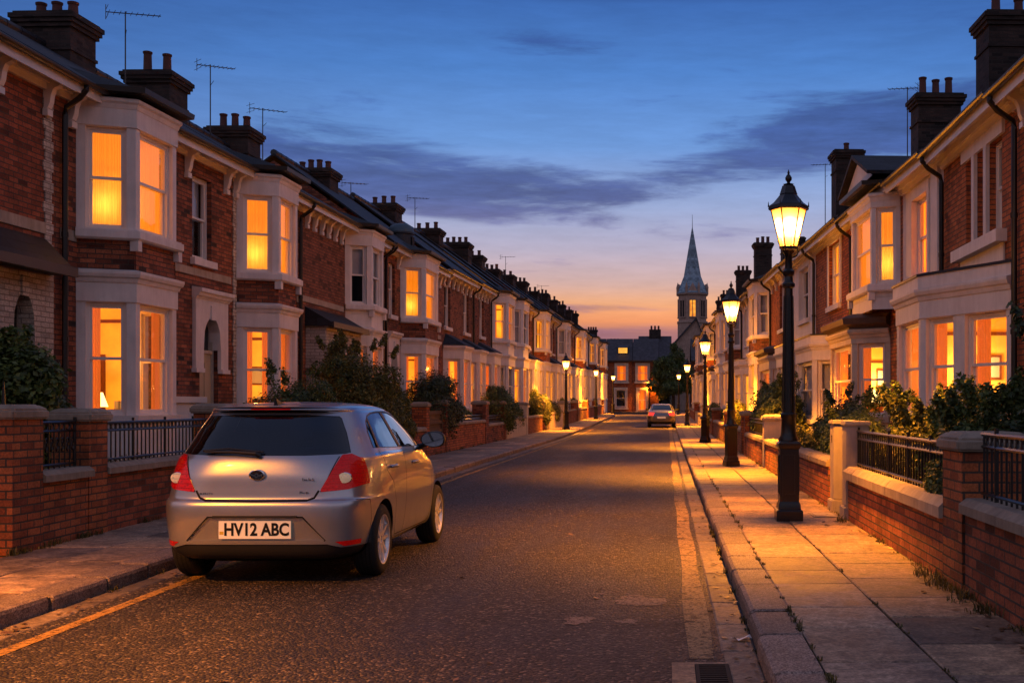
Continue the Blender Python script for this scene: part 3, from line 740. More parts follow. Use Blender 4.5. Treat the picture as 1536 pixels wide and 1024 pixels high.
        if roof == 'eave':
            r.face([(x,y,zt) for x, y in P]); Q = [(x+( -.10 if x < (x0+x1)/2 else .10), y+.14 if y > .05 else y) for x, y in P]
            e = h.za[1]-.02
            r.face([(x,y,max(e-.06, zt+.02)) for x, y in Q])
            for (a,b),(c,d) in zip(Q, Q[1:]): r.face([(a,b,max(e-.06,zt+.02)),(c,d,max(e-.06,zt+.02)),(c,d,e+.02),(a,b,e+.02)])
            cx = (x0+x1)/2; ap = (cx, -.9, e+.62)
            for (a,b),(c,d) in zip(Q, Q[1:]): r.face([(a,b,e+.02),(c,d,e+.02),(min(max(c,cx-.3),cx+.3),-.9,e+.66),(min(max(a,cx-.3),cx+.3),-.9,e+.66)])
            r.build('bay_roof', M['slate'], h.root)
            gt = MB(); gt.sweep([(.0,e-.05),(.09,e-.05),(.10,e+.03),(.0,e+.03)], Q); gt.build('bay_gutter', M['gutter'], h.root)
        elif roof == 'slate':
            Q = [(x+(-.10 if x < (x0+x1)/2 else .10), y+.10 if y > .05 else y) for x, y in P]; e = zt+.0
            T = [(min(max(x, x0+.25), x1-.25), .003, e+.42*k) for x, y in P]
            for i in range(len(Q)-1): r.face([(*Q[i], e),(*Q[i+1], e), T[i+1], T[i]], 0)
            r.face([(x,y,e-.001) for x, y in Q], 1)
            r.build('bay_roof', [M['slate'], M['lead']], h.root)
        elif roof == 'flat':
            Q = [(x+(-.06 if x < (x0+x1)/2 else .06), y+.06 if y > .05 else y) for x, y in P]
            r.face([(x,y,zt+.16) for x, y in Q], 0)
            for (a,b),(c,d) in zip(Q, Q[1:]): r.face([(a,b,zt-.02),(c,d,zt-.02),(c,d,zt+.16),(a,b,zt+.16)], 1)
            r.sweep([(-.02,zt+.16),(.02,zt+.16),(.02,zt+.20),(-.02,zt+.20)], Q, 0)
            r.build('bay_roof', [M['lead'], M['white']], h.root)
        elif roof == 'cornice':
            Q = [(x, y) for x, y in P]
            r.sweep([(.0,zt-.1),(.05,zt-.1),(.07,zt+.02),(.2,zt+.08),(.22,zt+.2),(.16,zt+.24),(.0,zt+.3)], Q, 0)
            r.face([(x,y,zt+.29) for x, y in Q], 0)
            r.build('bay_roof', M['wood_dark'], h.root)
        return bay
    def done(h): pass
M['copper'] = m_plain('weathered_copper', (.06,.10,.13,1), .5, .2, .2, 8)
M['wood_dark'] = m_paint('dark_fascia', (.10,.06,.045,1), .6, .4, .1)

def begin(side, D0, D1, label, wall, ev, name='terraced_house', **kw):
    return House(side, D0, D1, name, label, wall, ev, **kw)
def eaveL(D): return interp([(10,6.38),(30,6.42),(42,6.65),(51,6.8),(67,7.2),(89,7.6),(120,8.2)], D)
def eaveR(D): return interp([(10,5.82),(15,5.85),(30,6.15),(50,6.4),(70,6.7),(105,7.3)], D)
# ------------------------------------------------------------------ left terrace (near to far)
E = eaveL
h = begin('L', 10.4, 16.72, 'plain red brick house with slate canopy over a white arched doorway behind the big shrub', 'brick_red', E(14), pitch=30)
h.door(15.55, 16.15, 'door_dark', 'arch', 3.42, wide=.46, zs=2.45, zh=3.05)
h.canopy(14.6, 16.45, 3.42, 3.92, .42, 'slate'); h.win(12.2, 13.2, 4.2, 5.77); h.band(3.98, 4.14, 10.4, 16.5)
h.quoins(16.44, 16.70, 1.0); h.brackets([15.3, 16.5], .44); h.win(12.0, 13.4, 1.4, 3.1, 'room', 'curtain'); h.shell(h.holes)

h = begin('L', 16.72, 22.85, 'brick house with table lamp in its tall white bay and cream door', 'brick_dark', E(19), pitch=30)
h.bay([(17.32,0),(17.66,.75),(18.98,.75),(19.35,0)], True, 'brick', 'white', 'room', 'room', 'one', 'sheer', 46, 7)
h.door(21.45, 22.25, 'door_cream', 'arch', 3.5, wide=.30)
h.win(21.15, 21.95, 4.25, 5.8, None, 'half'); h.band(3.92, 4.06, 19.5, 22.8); h.band(3.98, 4.14, 16.9, 17.3)
h.pipe(16.9); h.brackets([17.15, 19.75, 20.9, 22.55], .46); h.chimney(22.3, 9.1, 3, w=1.05, d=.9); h.aerial(24.6, 10.0, -3.1, 10, 2.2, 1.1)
m = MB(); a, b = h.uu(19.7, 21.0); m.box(a,b,.1,.28,.2,1.55); m.box(a-.05,b+.05,.05,.33,1.551,1.66); m.build('porch_wall', M['white_clean'], h.root)
h.shell(h.holes)

h = begin('L', 22.85, 26.95, 'narrow brick house with glowing two storey white bay left of the twin arched porch', 'brick_dark', E(24.5), pitch=30)
h.bay([(23.1,0),(23.42,.75),(24.55,.75),(24.95,0)], True, 'brick', 'white', 'room', 'room', 'curtain', 'sheer', 46, 7)
h.quoins(22.9, 23.08, .3); h.band(3.92, 4.06, 25.1, 26.9); h.pipe(26.75); h.brackets([23.0, 25.2, 25.6], .46)
h.chimney(26.6, 9.2, 2, w=1.0, d=.95, pot=.5); h.aerial(29.2, 10.2, -3.1, 9, 2.4, 1.0); h.shell(h.holes)

h = begin('L', 26.95, 34.2, 'brick house with twin arched stone porch under slate canopy and all white unlit upper bay', 'brick_brown', E(29), pitch=30)
h.bay([(30.45,0),(30.8,.62),(32.0,.62),(32.4,0)], True, 'white', 'white', 'room', None, 'curtain', 'half', 36)
h.porch(27.3, 30.2); h.band(3.98, 4.12, 27, 30.3); h.brackets([27.3,27.85,28.4,28.95,29.5,30.05], .42); h.pipe(34.0)
h.chimney(31.2, 9.05, 3, w=1.05, d=.9, pot=.42); h.aerial(33.1, 10.1, -3.2, 8, 2.5, 1.2); h.win(32.9, 33.6, 4.2, 5.77); h.shell(h.holes)

h = begin('L', 34.2, 42.0, 'brick house with a small domed roof turret above its glowing white bay', 'brick_dark', E(36))
h.bay([(36.25,0),(36.6,.72),(38.4,.72),(38.8,0)], True, 'brick', 'white', 'room', 'room', 'curtain', 'sheer', 46, 7)
h.door(34.9, 35.7, 'door_dark', 'arch', 3.5); h.win(34.9, 35.6, 4.2, 5.77); h.win(40.2, 41.0, 4.2, 5.77); h.brackets([35.9,39.2,39.8,40.4,41.0,41.6], .44)
h.chimney(37.8, 9.3, 4, w=1.25, d=.9); h.band(3.92, 4.06, 39, 41.9); h.pipe(34.35); h.aerial(41.5, 9.6, -3.2, 7, 2.5, 1.1)
t = MB(); u = h.u(39.2); t.lathe([(.42,h.ev+.25),(.42,h.ev+.82),(.47,h.ev+.84),(.47,h.ev+.9)], 12, (u,-.75), 0); t.lathe([(.45,h.ev+.9),(.43,h.ev+1.02),(.34,h.ev+1.14),(.2,h.ev+1.2),(.04,h.ev+1.23)], 16, (u,-.75), 1)
t.fbox(h.F, u-.16,u+.16,h.ev+.4,h.ev+.75,-.345,-.325,2); t.build('roof_turret', [M['lead'], M['copper'], M['dark']], h.root, 35); h.shell(h.holes)

h = begin('L', 42.0, 47.7, 'flat brick house with paired upper sashes above two small lit bays with slate tops', 'brick_brown', E(45))
h.win(42.5, 43.5, 4.25, 5.8); h.win(45.9, 46.9, 4.25, 5.8, None, 'blind'); h.bay([(42.3,0),(42.6,.7),(44.0,.7),(44.3,0)], False, litg='room', covg='curtain', eg=60); h.bay([(45.4,0),(45.7,.7),(47.0,.7),(47.3,0)], False, litg='room', covg='one', eg=60)
h.pipe(47.6); h.brackets([42.3,43.1,43.9,44.7,45.5,46.3,47.1], .42); h.chimney(46, 9.6, 3, w=1.2, d=1.0); h.shell(h.holes)

h = begin('L', 47.7, 51.8, 'narrow brick house between two black downpipes with one small slate topped lit bay', 'brick_dark', E(49.5))
h.win(49.2, 50.2, 4.25, 5.8); h.bay([(48.6,0),(48.9,.7),(50.4,.7),(50.8,0)], False, litg='room', covg='curtain', eg=60); h.pipe(51.65); h.brackets([48.1,48.8,49.5,50.2,50.9], .42); h.aerial(50, 10.6, -3, 7, 2.4, 1.1); h.shell(h.holes)

h = begin('L', 51.8, 56.6, 'white fronted house with two storey bay, one narrow upper pane lit, past the brick pair', 'white', E(54))
h.bay([(52.2,0),(52.6,.7),(54.6,.7),(55.1,0)], True, 'white', 'white', None, 'room_far', 'blind', 'one'); h.chimney(53.5, 9.75, 3, w=1.3, d=1.0); h.brackets([55.4,56.0,56.5], .42); h.win(55.5, 56.2, 1.3, 3.0, 'room_far'); h.shell(h.holes)
h = begin('L', 56.6, 61.6, 'second white bayed house, its upper bay dark and its lower window glowing', 'white', E(59))
h.bay([(57.2,0),(57.6,.7),(59.6,.7),(60.1,0)], True, 'white', 'white', 'room_far', None, 'one', 'blind'); h.pipe(61.4); h.brackets([60.6,61.1], .42); h.chimney(60.5, 10.1, 4, w=1.4, d=1.1); h.shell(h.holes)

far_left = [ # D0, D1, wall, kind, label
 (61.6,66.4,'brick_brown','small','brick house with slate topped bays directly past the white pair'),
 (66.4,72.4,'brick_orange','bay','house with glowing cream bay behind the tallest street lamp of the left pavement'),
 (72.4,78,'brick_dark','small','dark brick house beyond the glowing cream bay'),
 (78,84,'white','bay','pale bayed house far along the left terrace before the middle lamp'),
 (84,90,'brick_brown','small','brick house behind the middle street lamp of the left pavement'),
 (90,97,'brick_orange','bay','orange lit bayed house between the middle and last lamps at left'),
 (97,104,'white','small','pale small house behind the last lamp of the left pavement'),
 (104,111,'brick_brown','bay','third house from the far end of the left terrace'),
 (111,118,'brick_dark','small','last but one house of the left terrace'),
 (118,125,'brick_orange','bay','last house of the left terrace beside the cross street')]
for i, (a, b, w, kind, lab) in enumerate(far_left):
    h = begin('L', a, b, lab, w, E((a+b)/2), detail=0); L = b-a
    if kind == 'bay':
        h.bay([(a+.5,0),(a+.9,.68),(a+.5*L,.68),(a+.58*L,0)], True, 'white' if w == 'white' else 'brick', 'white', ['room_far','room_gold'][i%2], 'room_far' if i in (1,5,7,9) else None, None, 'blind' if i == 3 else None)
        h.win(a+.72*L, a+.88*L, 4.25, 5.8, 'room_far' if i == 5 else None); h.door(a+.7*L, a+.86*L, 'door_dark', 'slab', lit='room_far')
    else:
        h.win(a+.12*L, a+.3*L, 4.25, 5.8, 'room_far' if i in (0, 4) else None); h.win(a+.6*L, a+.78*L, 4.25, 5.8, None)
        h.bay([(a+.3,0),(a+.6,.66),(a+.42*L,.66),(a+.48*L,0)], False, litg='room_gold'); h.bay([(a+.56*L,0),(a+.6*L,.66),(a+.88*L,.66),(a+.93*L,0)], False, litg=None if i % 3 == 0 else 'room_far')
    h.brackets([a+.2*L, a+.5*L, a+.8*L], .44); h.pipe(b-.15)
    h.chimney(b-.3*L, [10.0,9.9,10.2,10.4,10.3,10.8,10.9,11.1,11.2,11.4][i], 3+i%2, w=1.3, d=1.1)
    if i in (2, 5): h.aerial(b-.5*L, 11.3, -3, 6, 2.4, 1.2)
    h.shell(h.holes)

# ------------------------------------------------------------------ right terrace (near to far)
E = eaveR
h = begin('R', 9.5, 15.35, 'brick house at the right edge of the frame, mostly cut off, with heavy chimney', 'brick_orange', E(12))
h.win(11.2, 12.2, 4.1, 5.4, None, 'blind'); h.win(11.0, 12.4, 1.4, 3.1, None, 'blind'); h.pipe(15.2); h.chimney(24.0-7.2, 9.4, 3, w=1.1, d=.9, y=-2.6); h.brackets([14.9, 13.5], .4); h.shell(h.holes)

h = begin('R', 15.35, 19.35, 'brick house with wide white flat topped bay glowing orange above the thick hedge', 'brick_orange', E(17))
h.bay([(15.5,0),(16.55,.46),(17.35,.84),(19.0,.86),(19.28,0)], False, 'white', 'white', 'room', None, 'one', None, 75, 0, 'flat', g=(1.45,3.05,3.42))
k = h.k
for a, b, cov in ((16.0,16.6,None),(16.75,17.25,'red'),(17.4,17.9,'red')): h.win(a, b, 4.3, 5.75, None, cov, sill=False)
a, b = h.uu(15.85, 18.05); m = MB(); m.fbox(h.F, a, b, 5.76*k, 6.15*k, .002, .05); m.build('lintel', M['white'], h.root); m = MB(); m.fbox(h.F, a-.1, b+.2, 4.1*k, 4.29*k, .002, .16); m.build('sill', M['white'], h.root)
m = MB(); m.fbox(h.F, a, b+.1, 3.75*k, 4.099*k, .002, .03); m.build('apron_panel', M['white'], h.root)
for q in (16.675, 17.325): c, d = h.uu(q-.07, q+.07); m = MB(); m.fbox(h.F, c, d, 4.29*k, 5.759*k, .002, .06); m.build('mullion', M['white'], h.root)
h.pipe(19.2); h.shell(h.holes)

h = begin('R', 19.35, 22.25, 'white rendered house with one tall amber upper sash between brick and oriel', 'white', E(21))
h.win(20.35, 21.45, 4.15, 5.72, 'room', 'curtain', energy=40, surround='white'); h.win(20.3, 21.4, 1.4, 3.0, 'room', 'curtain', energy=18)
m = MB(); a, b = h.uu(19.5, 19.95); m.fbox(h.F, a, b, .1, h.ev-.3, .002, .07); m.build('pilaster', M['white'], h.root)
h.chimney(23.9, 9.65, 2, w=1.05, d=.9, y=-2.6, pot=.45); h.shell(h.holes)

h = begin('R', 22.25, 27.1, 'house with gabled white upper oriel over dark topped bay where a table lamp glows', 'brick_orange', E(24))
h.bay([(22.45,0),(22.7,.52),(24.7,.52),(25.0,0)], True, 'white', 'white', None, 'room', None, 'sheer', 0, 7, 'eave', up=(4.15,5.75,6.0), ground=False)
h.bay([(23.3,0),(23.85,.68),(26.3,.68),(26.8,0)], False, 'white', 'cream', 'room', None, 'one', None, 60, 0, 'cornice', g=(1.35,2.95,3.15))
u0, u1 = h.uu(22.3, 25.1); c = (u0+u1)/2; e = h.ev
g = MB(); g.solid([(u0-.1,.72,e-.02),(c,.72,e+.58),(c,-2.6,e+.58),(u0-.1,-2.6,e-.02),(u0-.1,.72,e+.05),(c,.72,e+.66),(c,-2.6,e+.66),(u0-.1,-2.6,e+.05)], 0); g.solid([(c,.72,e+.58),(u1+.1,.72,e-.02),(u1+.1,-2.6,e-.02),(c,-2.6,e+.58),(c,.72,e+.66),(u1+.1,.72,e+.05),(u1+.1,-2.6,e+.05),(c,-2.6,e+.66)], 0)
g.face([(u0+.05,.58,e-.02),(u1-.05,.58,e-.02),(c,.58,e+.54)], 1); g.build('roof_gable', [M['slate'], M['white']], h.root)
h.quoins(22.5, 22.72, 1.2, 3.1); h.win(26.1, 26.8, 4.2, 5.7); h.pipe(27.0); h.chimney(29.3, 9.45, 3, w=1.1, d=.75, y=-2.6, pot=.5); h.shell(h.holes)

h = begin('R', 27.1, 32.3, 'brick house with pale framed amber sash over unlit white bay behind the first lamp', 'brick_orange', E(29.5))
h.win(28.6, 30.2, 4.25, 5.95, 'room', 'net', energy=45, surround='white'); h.bay([(28.4,0),(29.0,.64),(31.6,.64),(32.1,0)], False, 'white', 'white', None, None, 'blind', None, roof='flat', g=(1.2,2.75,3.1)); h.chimney(40.0, 10.4, 1, w=.9, d=.9, y=-2.4); h.aerial(33, 10.7, -2.8, 7, 1.0, .9); h.pipe(32.2); h.shell(h.holes)

h = begin('R', 32.3, 37.0, 'white rendered upper front with dark sash beside the big lantern', 'white', E(34.5))
h.win(33.4, 35.2, 4.2, 5.8, None, 'half', surround='white'); h.bay([(32.8,0),(33.3,.6),(36.0,.6),(36.5,0)], False, litg='room', covg='net', eg=60, roof='flat', g=(1.2,2.75,3.1)); h.pipe(36.9); h.brackets([32.6,36.5], .4); h.shell(h.holes)
h = begin('R', 37.0, 42.0, 'brick house with white box bay catching lamplight past the first lamp post', 'brick_orange', E(39.5))
h.win(38.2, 39.8, 4.2, 5.8, None, 'blind', lintel='white'); h.bay([(37.3,0),(37.8,.6),(40.6,.6),(41.1,0)], False, 'white', 'cream', 'room', None, 'curtain', None, 34, 0, 'cornice', g=(1.2,2.75,3.1)); h.pipe(41.9); h.brackets([37.4,38.6,40.4,41.6], .4); h.shell(h.holes)

far_right = [
 (42,47.5,'brick_brown','bay','bayed brick house with three pot chimney just past the second lamp'),
 (47.5,53,'white','win','white rendered house between the second and third lamps at right'),
 (53,59,'brick_orange','bay','brick bayed house by the third street lamp at right'),
 (59,65,'white','bay','white bayed house just beyond the third street lamp at right'),
 (65,72,'brick_brown','win','flat brick house before the fourth lamp at right'),
 (72,80,'brick_orange','bay','brick house just behind the fourth lamp at right'),
 (80,89,'white','win','pale house seen between the fourth and fifth lamps at right'),
 (89,98,'brick_brown','bay','last but one house of the right terrace'),
 (98,106,'brick_dark','win','last house of the right terrace beside the tree')]
for i, (a, b, w, kind, lab) in enumerate(far_right):
    h = begin('R', a, b, lab, w, E((a+b)/2), detail=0); L = b-a
    if kind == 'bay':
        h.bay([(a+.4,0),(a+.9,.55),(a+.55*L,.55),(a+.62*L,0)], True, 'brick', 'white', 'room_far', 'room_far' if i in (3,) else None, None, 'blind' if i != 3 else None); h.win(a+.74*L, a+.9*L, 4.25, 5.8, None); h.door(a+.74*L, a+.9*L, 'door_dark', 'slab', lit='room_far')
    else:
        h.win(a+.15*L, a+.38*L, 4.2, 5.8, None, 'blind' if i % 2 else None, surround='white'); h.win(a+.6*L, a+.8*L, 4.2, 5.8, None, surround='white')
        h.bay([(a+.3,0),(a+.8,.55),(a+.6*L,.55),(a+.68*L,0)], False, 'white', 'white', 'room_gold', roof='flat' if i % 2 else 'cornice', g=(1.2,2.8,3.15))
    h.brackets([a+.15*L, a+.5*L, a+.85*L], .42); h.pipe(b-.2)
    if i in (3, 5, 7, 8): h.chimney(b-.05*L, [10.3,10.2,10.3,10.7,10.5,10.9,10.8,11,11.2][i], 3, w=.95, d=.8, y=-2.3)
    if i == 1: h.chimney(b, 9.3, 3, w=.95, d=.8, y=-2.3)
    if i == 0: h.aerial(46.8, 11.4, -2.8, 7, .9, 1)
    h.shell(h.holes)

# ------------------------------------------------------------------ things standing inside lit rooms
def table_lamp(loc, label, sc=1.0):
    t = thing('table_lamp', label, 'lamp', loc); m = MB(); m.lathe([(.09,0),(.10,.02),(.03,.05),(.055,.14),(.03,.24),(.02,.36)], 14); b = m.build('lamp_base', M['brass'], t, 40)
    s = MB(); s.lathe([(.17,.32),(.09,.55)], 18); s.build('lamp_shade', M['shade'], t, 40); t.scale = (sc,)*3; return t
def table(loc, label, w=.5):
    t = thing('side_table', label, 'table', loc); m = MB(); m.box(-w/2,w/2,-.25,.25,.68,.72); m.build('table_top', M['wood'], t)
    for x in (-w/2+.04, w/2-.04):
        for y in (-.21,.21): l = MB(); l.box(x-.02,x+.02,y-.02,y+.02,0,.68); l.build('leg', M['wood'], t)
z0 = .44
table((-9.15,18.3,z0), 'side table under the lamp in the lower bay of the cream door house'); table_lamp((-9.15,18.3,z0+.72), 'small table lamp in the lower bay of the cream door house', 1.0)
table((4.5,25.0,z0), 'side table inside the dark topped bay on the right', .5); table_lamp((4.5,25.0,z0+.72), 'pleated table lamp inside the dark topped bay on the right', 1.25)
p = thing('pendant_lamp', 'round pendant lamp hanging in the lower bay of the cream door house', 'lamp', (-9.6,18.6,2.62)); m = MB(); m.lathe([(.02,-.10),(.16,-.06),(.2,.0),(.05,.05)], 20); m.build('lamp_shade', M['shade'], p, 40); m = MB(); m.tube((0,0,.05),(0,0,.7),.008); m.build('cord', M['gutter'], p)
# ------------------------------------------------------------------ street lamps
def m_lantern():
    t = NT('lit_lantern_glass'); p = t.obj(); z = t.n('SeparateXYZ', Vector=p).outputs[2]
    lw = t.n('LayerWeight', Blend=.35).outputs['Facing']
    d = t.n('VectorMath', _operation='DISTANCE', i0=p, i1=(0,0,3.80)).outputs['Value']
    col = t.ramp(d, [(.165, (1,.72,.36,1)), (.21, (1,.42,.09,1)), (.30, (1,.24,.02,1))])
    st = t.ramp(d, [(.16, g1(1)), (.31, g1(.4))])
    e = t.n('Emission', Color=col, Strength=t.math('MULTIPLY', st, 7.5))
    t.surf(t.n('MixShader', Fac=.85, i1=t.n('BsdfTransparent').outputs[0], i2=e.outputs[0]).outputs[0]); return t.mat
M['lantern'] = m_lantern()
M['bulb'] = m_emit('lamp_mantle', (1,.7,.3,1), 14)
def make_lamp(loc, label, group):
    t = thing('street_lamp', label, 'street lamp', loc, 0, group)
    m = MB(); q = R(45)
    s2 = math.sqrt(2)
    m.lathe([(.175*s2,0),(.175*s2,.13),(.165*s2,.145),(.15*s2,.15),(.145*s2,.22),(.125*s2,.26)], 4, m=0, rot=q)
    m.lathe([(.128*s2,.26),(.125*s2,.95),(.14*s2,.97),(.15*s2,1.0),(.15*s2,1.03),(.12*s2,1.06)], 4, m=0, rot=q)
    for a in range(4):
        r = Matrix.Rotation(a*R(90), 3, 'Z')
        F = lambda x, z, d: tuple(r @ Vector((x, -d, z)))
        m.fbox(F, -.09, .09, .34, .36, .118, .135); m.fbox(F, -.09, .09, .86, .88, .118, .135); m.fbox(F, -.09, -.07, .36, .86, .118, .135); m.fbox(F, .07, .09, .36, .86, .118, .135)
    m.build('pedestal', M['iron'], t, 30)
    m = MB(); m.lathe([(.13,1.04),(.135,1.09),(.11,1.13),(.10,1.18),(.095,1.36),(.105,1.38),(.105,1.42),(.085,1.44),(.076,1.6),(.07,2.2),(.058,3.05),(.056,3.10),(.085,3.12),(.088,3.16),(.06,3.19),(.055,3.26),(.078,3.29),(.08,3.33),(.05,3.36),(.048,3.54),(.09,3.60)], 20)
    for k in range(10):
        a = 2*math.pi*k/10; m.tube((.085*math.cos(a),.085*math.sin(a),1.45),(.062*math.cos(a),.062*math.sin(a),3.0),.009,.006,5)
    m.build('post', M['iron'], t, 40)
    f = MB(); n = 6; r0, r1, z0, z1 = .112, .238, 3.52, 4.02; off = R(0); up = .16
    P = lambda k, r, z: (r*math.cos(off+2*math.pi*k/n), r*math.sin(off+2*math.pi*k/n), z)
    f.lathe([(r0+.012,3.49),(r0+.014,3.52),(r0-.01,3.525)], 6, rot=off); f.lathe([(r1+.02,4.005),(r1+.035,4.02),(r1+.03,4.06),(r1-.02,4.065)], 6, rot=off)
    for k in range(n):
        f.tube(P(k,r0,z0),P(k,r1,z1),.009,.009,5)
        for j in (.25,.5,.75):
            a, b = Vector(P(k,r1+.03,4.06)), Vector(P(k+1,r1+.03,4.06))
        f.tube(P(k,r1+.03,4.05),P(k,r1+.032,4.12),.012,.003,5)
        if k % 2 == 0: f.path([P(k,.05,3.37),P(k,.11,3.40),P(k,.135,3.46),P(k,r0,3.52)], .011, 5)
    lf = f.build('lantern', M['iron'], t, 30)
    g = MB()
    for k in range(n): g.face([P(k,r0-.002,z0),P(k+1,r0-.002,z0),P(k+1,r1-.004,z1),P(k,r1-.004,z1)])
    g.build('pane', M['lantern'], lf)
    r = MB(); r.lathe([(r1+.025,4.065),(.20,4.11),(.15,4.17),(.115,4.215),(.122,4.22),(.115,4.235),(.085,4.33),(.06,4.35),(.08,4.355),(.02,4.37)], 6, rot=off); r.build('lantern_roof', M['iron'], t, 25)
    q = MB(); q.lathe([(.022,4.36),(.022,4.385),(.042,4.41),(.046,4.44),(.028,4.475),(.012,4.49),(.018,4.505),(.002,4.555)], 12); q.build('finial', M['iron'], t, 50)
    for c in kids(t):
        if c.name.split('.')[0] in ('lantern','lantern_roof','finial'): c.location = (0,0,.14)
    t.scale = (.90,)*3
    return t
def lamp_light(x, y, z, es, ep, half=63):
    """weak point light all round, plus an added strong spot throwing light down"""
    for typ, e in (('SPOT', es), ('POINT', ep)):
        l = bpy.data.lights.new('street_lamp_light', typ); l.energy = e; l.color = (1,.30,.012); l.shadow_soft_size = .09
        if typ == 'SPOT': l.spot_size = R(half*2); l.spot_blend = .6  # added cone keeps lamplight on the ground and off the facades
        o = bpy.data.objects.new('street_lamp_light', l); C.objects.link(o); o.location = (x, y, z)
LE = 2500
spots = [(1.47,13.75,'tallest looking black street lamp, its lantern well above the rooftops of the right terrace'),
 (1.47,26.0,'black street lamp on the right pavement, next behind the big one'),(1.44,42.6,'black street lamp on the right pavement, third along from the camera'),
 (1.28,71,'small far street lamp standing just right of the parked saloon'),(1.15,108,'tiny street lamp glowing against the dark tree'),
 (-5.52,62.5,'black street lamp on the left pavement nearest the camera'),(-5.45,88,'middle street lamp of the left pavement'),(-5.3,113,'street lamp on the left pavement farthest down the street'),
 (-2.1,139.5,'small street lamp glowing in front of the corner at the street end'),
 (-5.6,5.6,'street lamp on the left pavement behind the viewpoint, out of frame')]
L0 = None
for x, y, lab in spots:
    grp = 'street lamps along the pavements'
    loc = (x, y, zg(y)+.12)
    if L0 is None: L0 = make_lamp(loc, lab, grp)
    else: dup(L0, loc, .2*len(lab), lab)
    lamp_light(x, y, loc[2]+3.94*.9, *((23000, 260) if 5 < y < 20 else (52000, 2000) if 20 < y < 50 else (12000, 700) if y > 130 else (42000, 3000) if y > 50 else (3000, 260, 47)))

# ------------------------------------------------------------------ garden walls, piers, railings
def railing(parent, p, q, z0, z1, dx=0.0, step=.115, r=.009, name='railing', scroll=False):
    p, q = Vector((*p, 0)), Vector((*q, 0)); d = q-p; L = d.length; n = max(2, int(L/step)); m = MB()
    ZA = lambda t, z: tuple(p + d*t + Vector((0,0,z)))
    for z in (z0+.05, z1-.09): m.tube(ZA(0,z), ZA(1,z), .014, .014, 6)
    m.tube(ZA(0,z1-.0), ZA(1,z1-.0), .017, .017, 6)
    for k in range(n+1):
        t = min(max(k/n, .01), .99); rr = .016 if k % 8 == 0 else r
        m.tube(ZA(t,z0-.03), ZA(t,z1+(.05 if k % 8 == 0 else 0)), rr, rr, 6)
        if k < n and z1-z0 > .3:
            c = k/n + .5/n; w = .38/n
            pts = [ZA(c + w*math.cos(a)*.9, z1-.045 + .034*math.sin(a)) for a in [2*math.pi*j/8 for j in range(9)]]
            m.path(pts, .006, 4)
            if scroll: m.path([ZA(c + w*.8*math.cos(a)*(1-a/14), (z0+z1)/2 + .09*math.sin(a)*(1-a/14)) for a in [j*.7 for j in range(13)]], .009, 4)
    m.build(name, M['iron'], parent, 50)
def wall_frame(p, q):
    p, q = Vector(p), Vector(q); u = (q-p).normalized(); n = Vector((-u.y, u.x)); return u, n, (q-p).length
def garden_wall(label, side, Da, Db, h=.66, mat='brick_red', cope='coping', rail=None, piers=(), th=.23, group=None, cope_h=.11, over=.035, scroll=False):
    """wall along the back of the pavement from Da to Db; piers: [(D0, D1, height, material, cap)] belong to it"""
    f = wallL if side == 'L' else wallR; s = -1 if side == 'L' else 1
    mid = (Da+Db)/2; t = thing('garden_wall', label, 'wall', (f(mid), mid, zg(mid)+.11), 0, group)
    lx = lambda D, o=0: f(D) + s*o - f(mid)
    m = MB(); c = MB(); n = max(1, int((Db-Da)/6))
    for i in range(n):
        a, b = Da+(Db-Da)*i/n, Da+(Db-Da)*(i+1)/n; za, zb = zg(a)-zg(mid), zg(b)-zg(mid)
        A = [(lx(a),a-mid),(lx(b),b-mid),(lx(b,th),b-mid),(lx(a,th),a-mid)]; Z = [za,zb,zb,za]
        m.solid([(x,y,z-.1) for (x,y),z in zip(A,Z)] + [(x,y,z+h) for (x,y),z in zip(A,Z)])
    m.build('wall', M[mat], t)
    if cope:
        r_ = random.Random(int(Da*100)); D = Da
        while D < Db-.01:
            E_ = min(Db, D + r_.uniform(.55,.8)) ; z = zg(D)-zg(mid)+h; j = r_.uniform(-.004,.004)
            x0, x1, xm = lx(D,-over)+j, lx(D,th+over)+j, lx(D,th/2)
            y0, y1 = D-mid+.004, E_-mid-.004; hh = cope_h
            P0 = [(x0,z+.001),(x1,z+.001),(x1,z+hh*.6),(x1+(xm-x1)*.35,z+hh),(x0+(xm-x0)*.35,z+hh),(x0,z+hh*.6)]
            i = len(c.v); c.v.extend([(x,y0,zz) for x,zz in P0] + [(x,y1,zz) for x,zz in P0])
            for k in range(6): c.f.append([i+k,i+(k+1)%6,i+6+(k+1)%6,i+6+k]); c.m.append(0)
            c.f.append([i+k for k in range(6)]); c.m.append(0); c.f.append([i+6+k for k in range(6)]); c.m.append(0)
            D = E_
        c.build('coping', M[cope], t)
    if rail: railing(t, (lx(Da,th/2),Da-mid+.05), (lx(Db,th/2),Db-mid-.05), h+cope_h-.01, rail, scroll=scroll)
    for (a, b, ph, pm, cap) in piers: pier(t, lx((a+b)/2), s, a-mid, b-mid, ph, pm, cap)
    return t
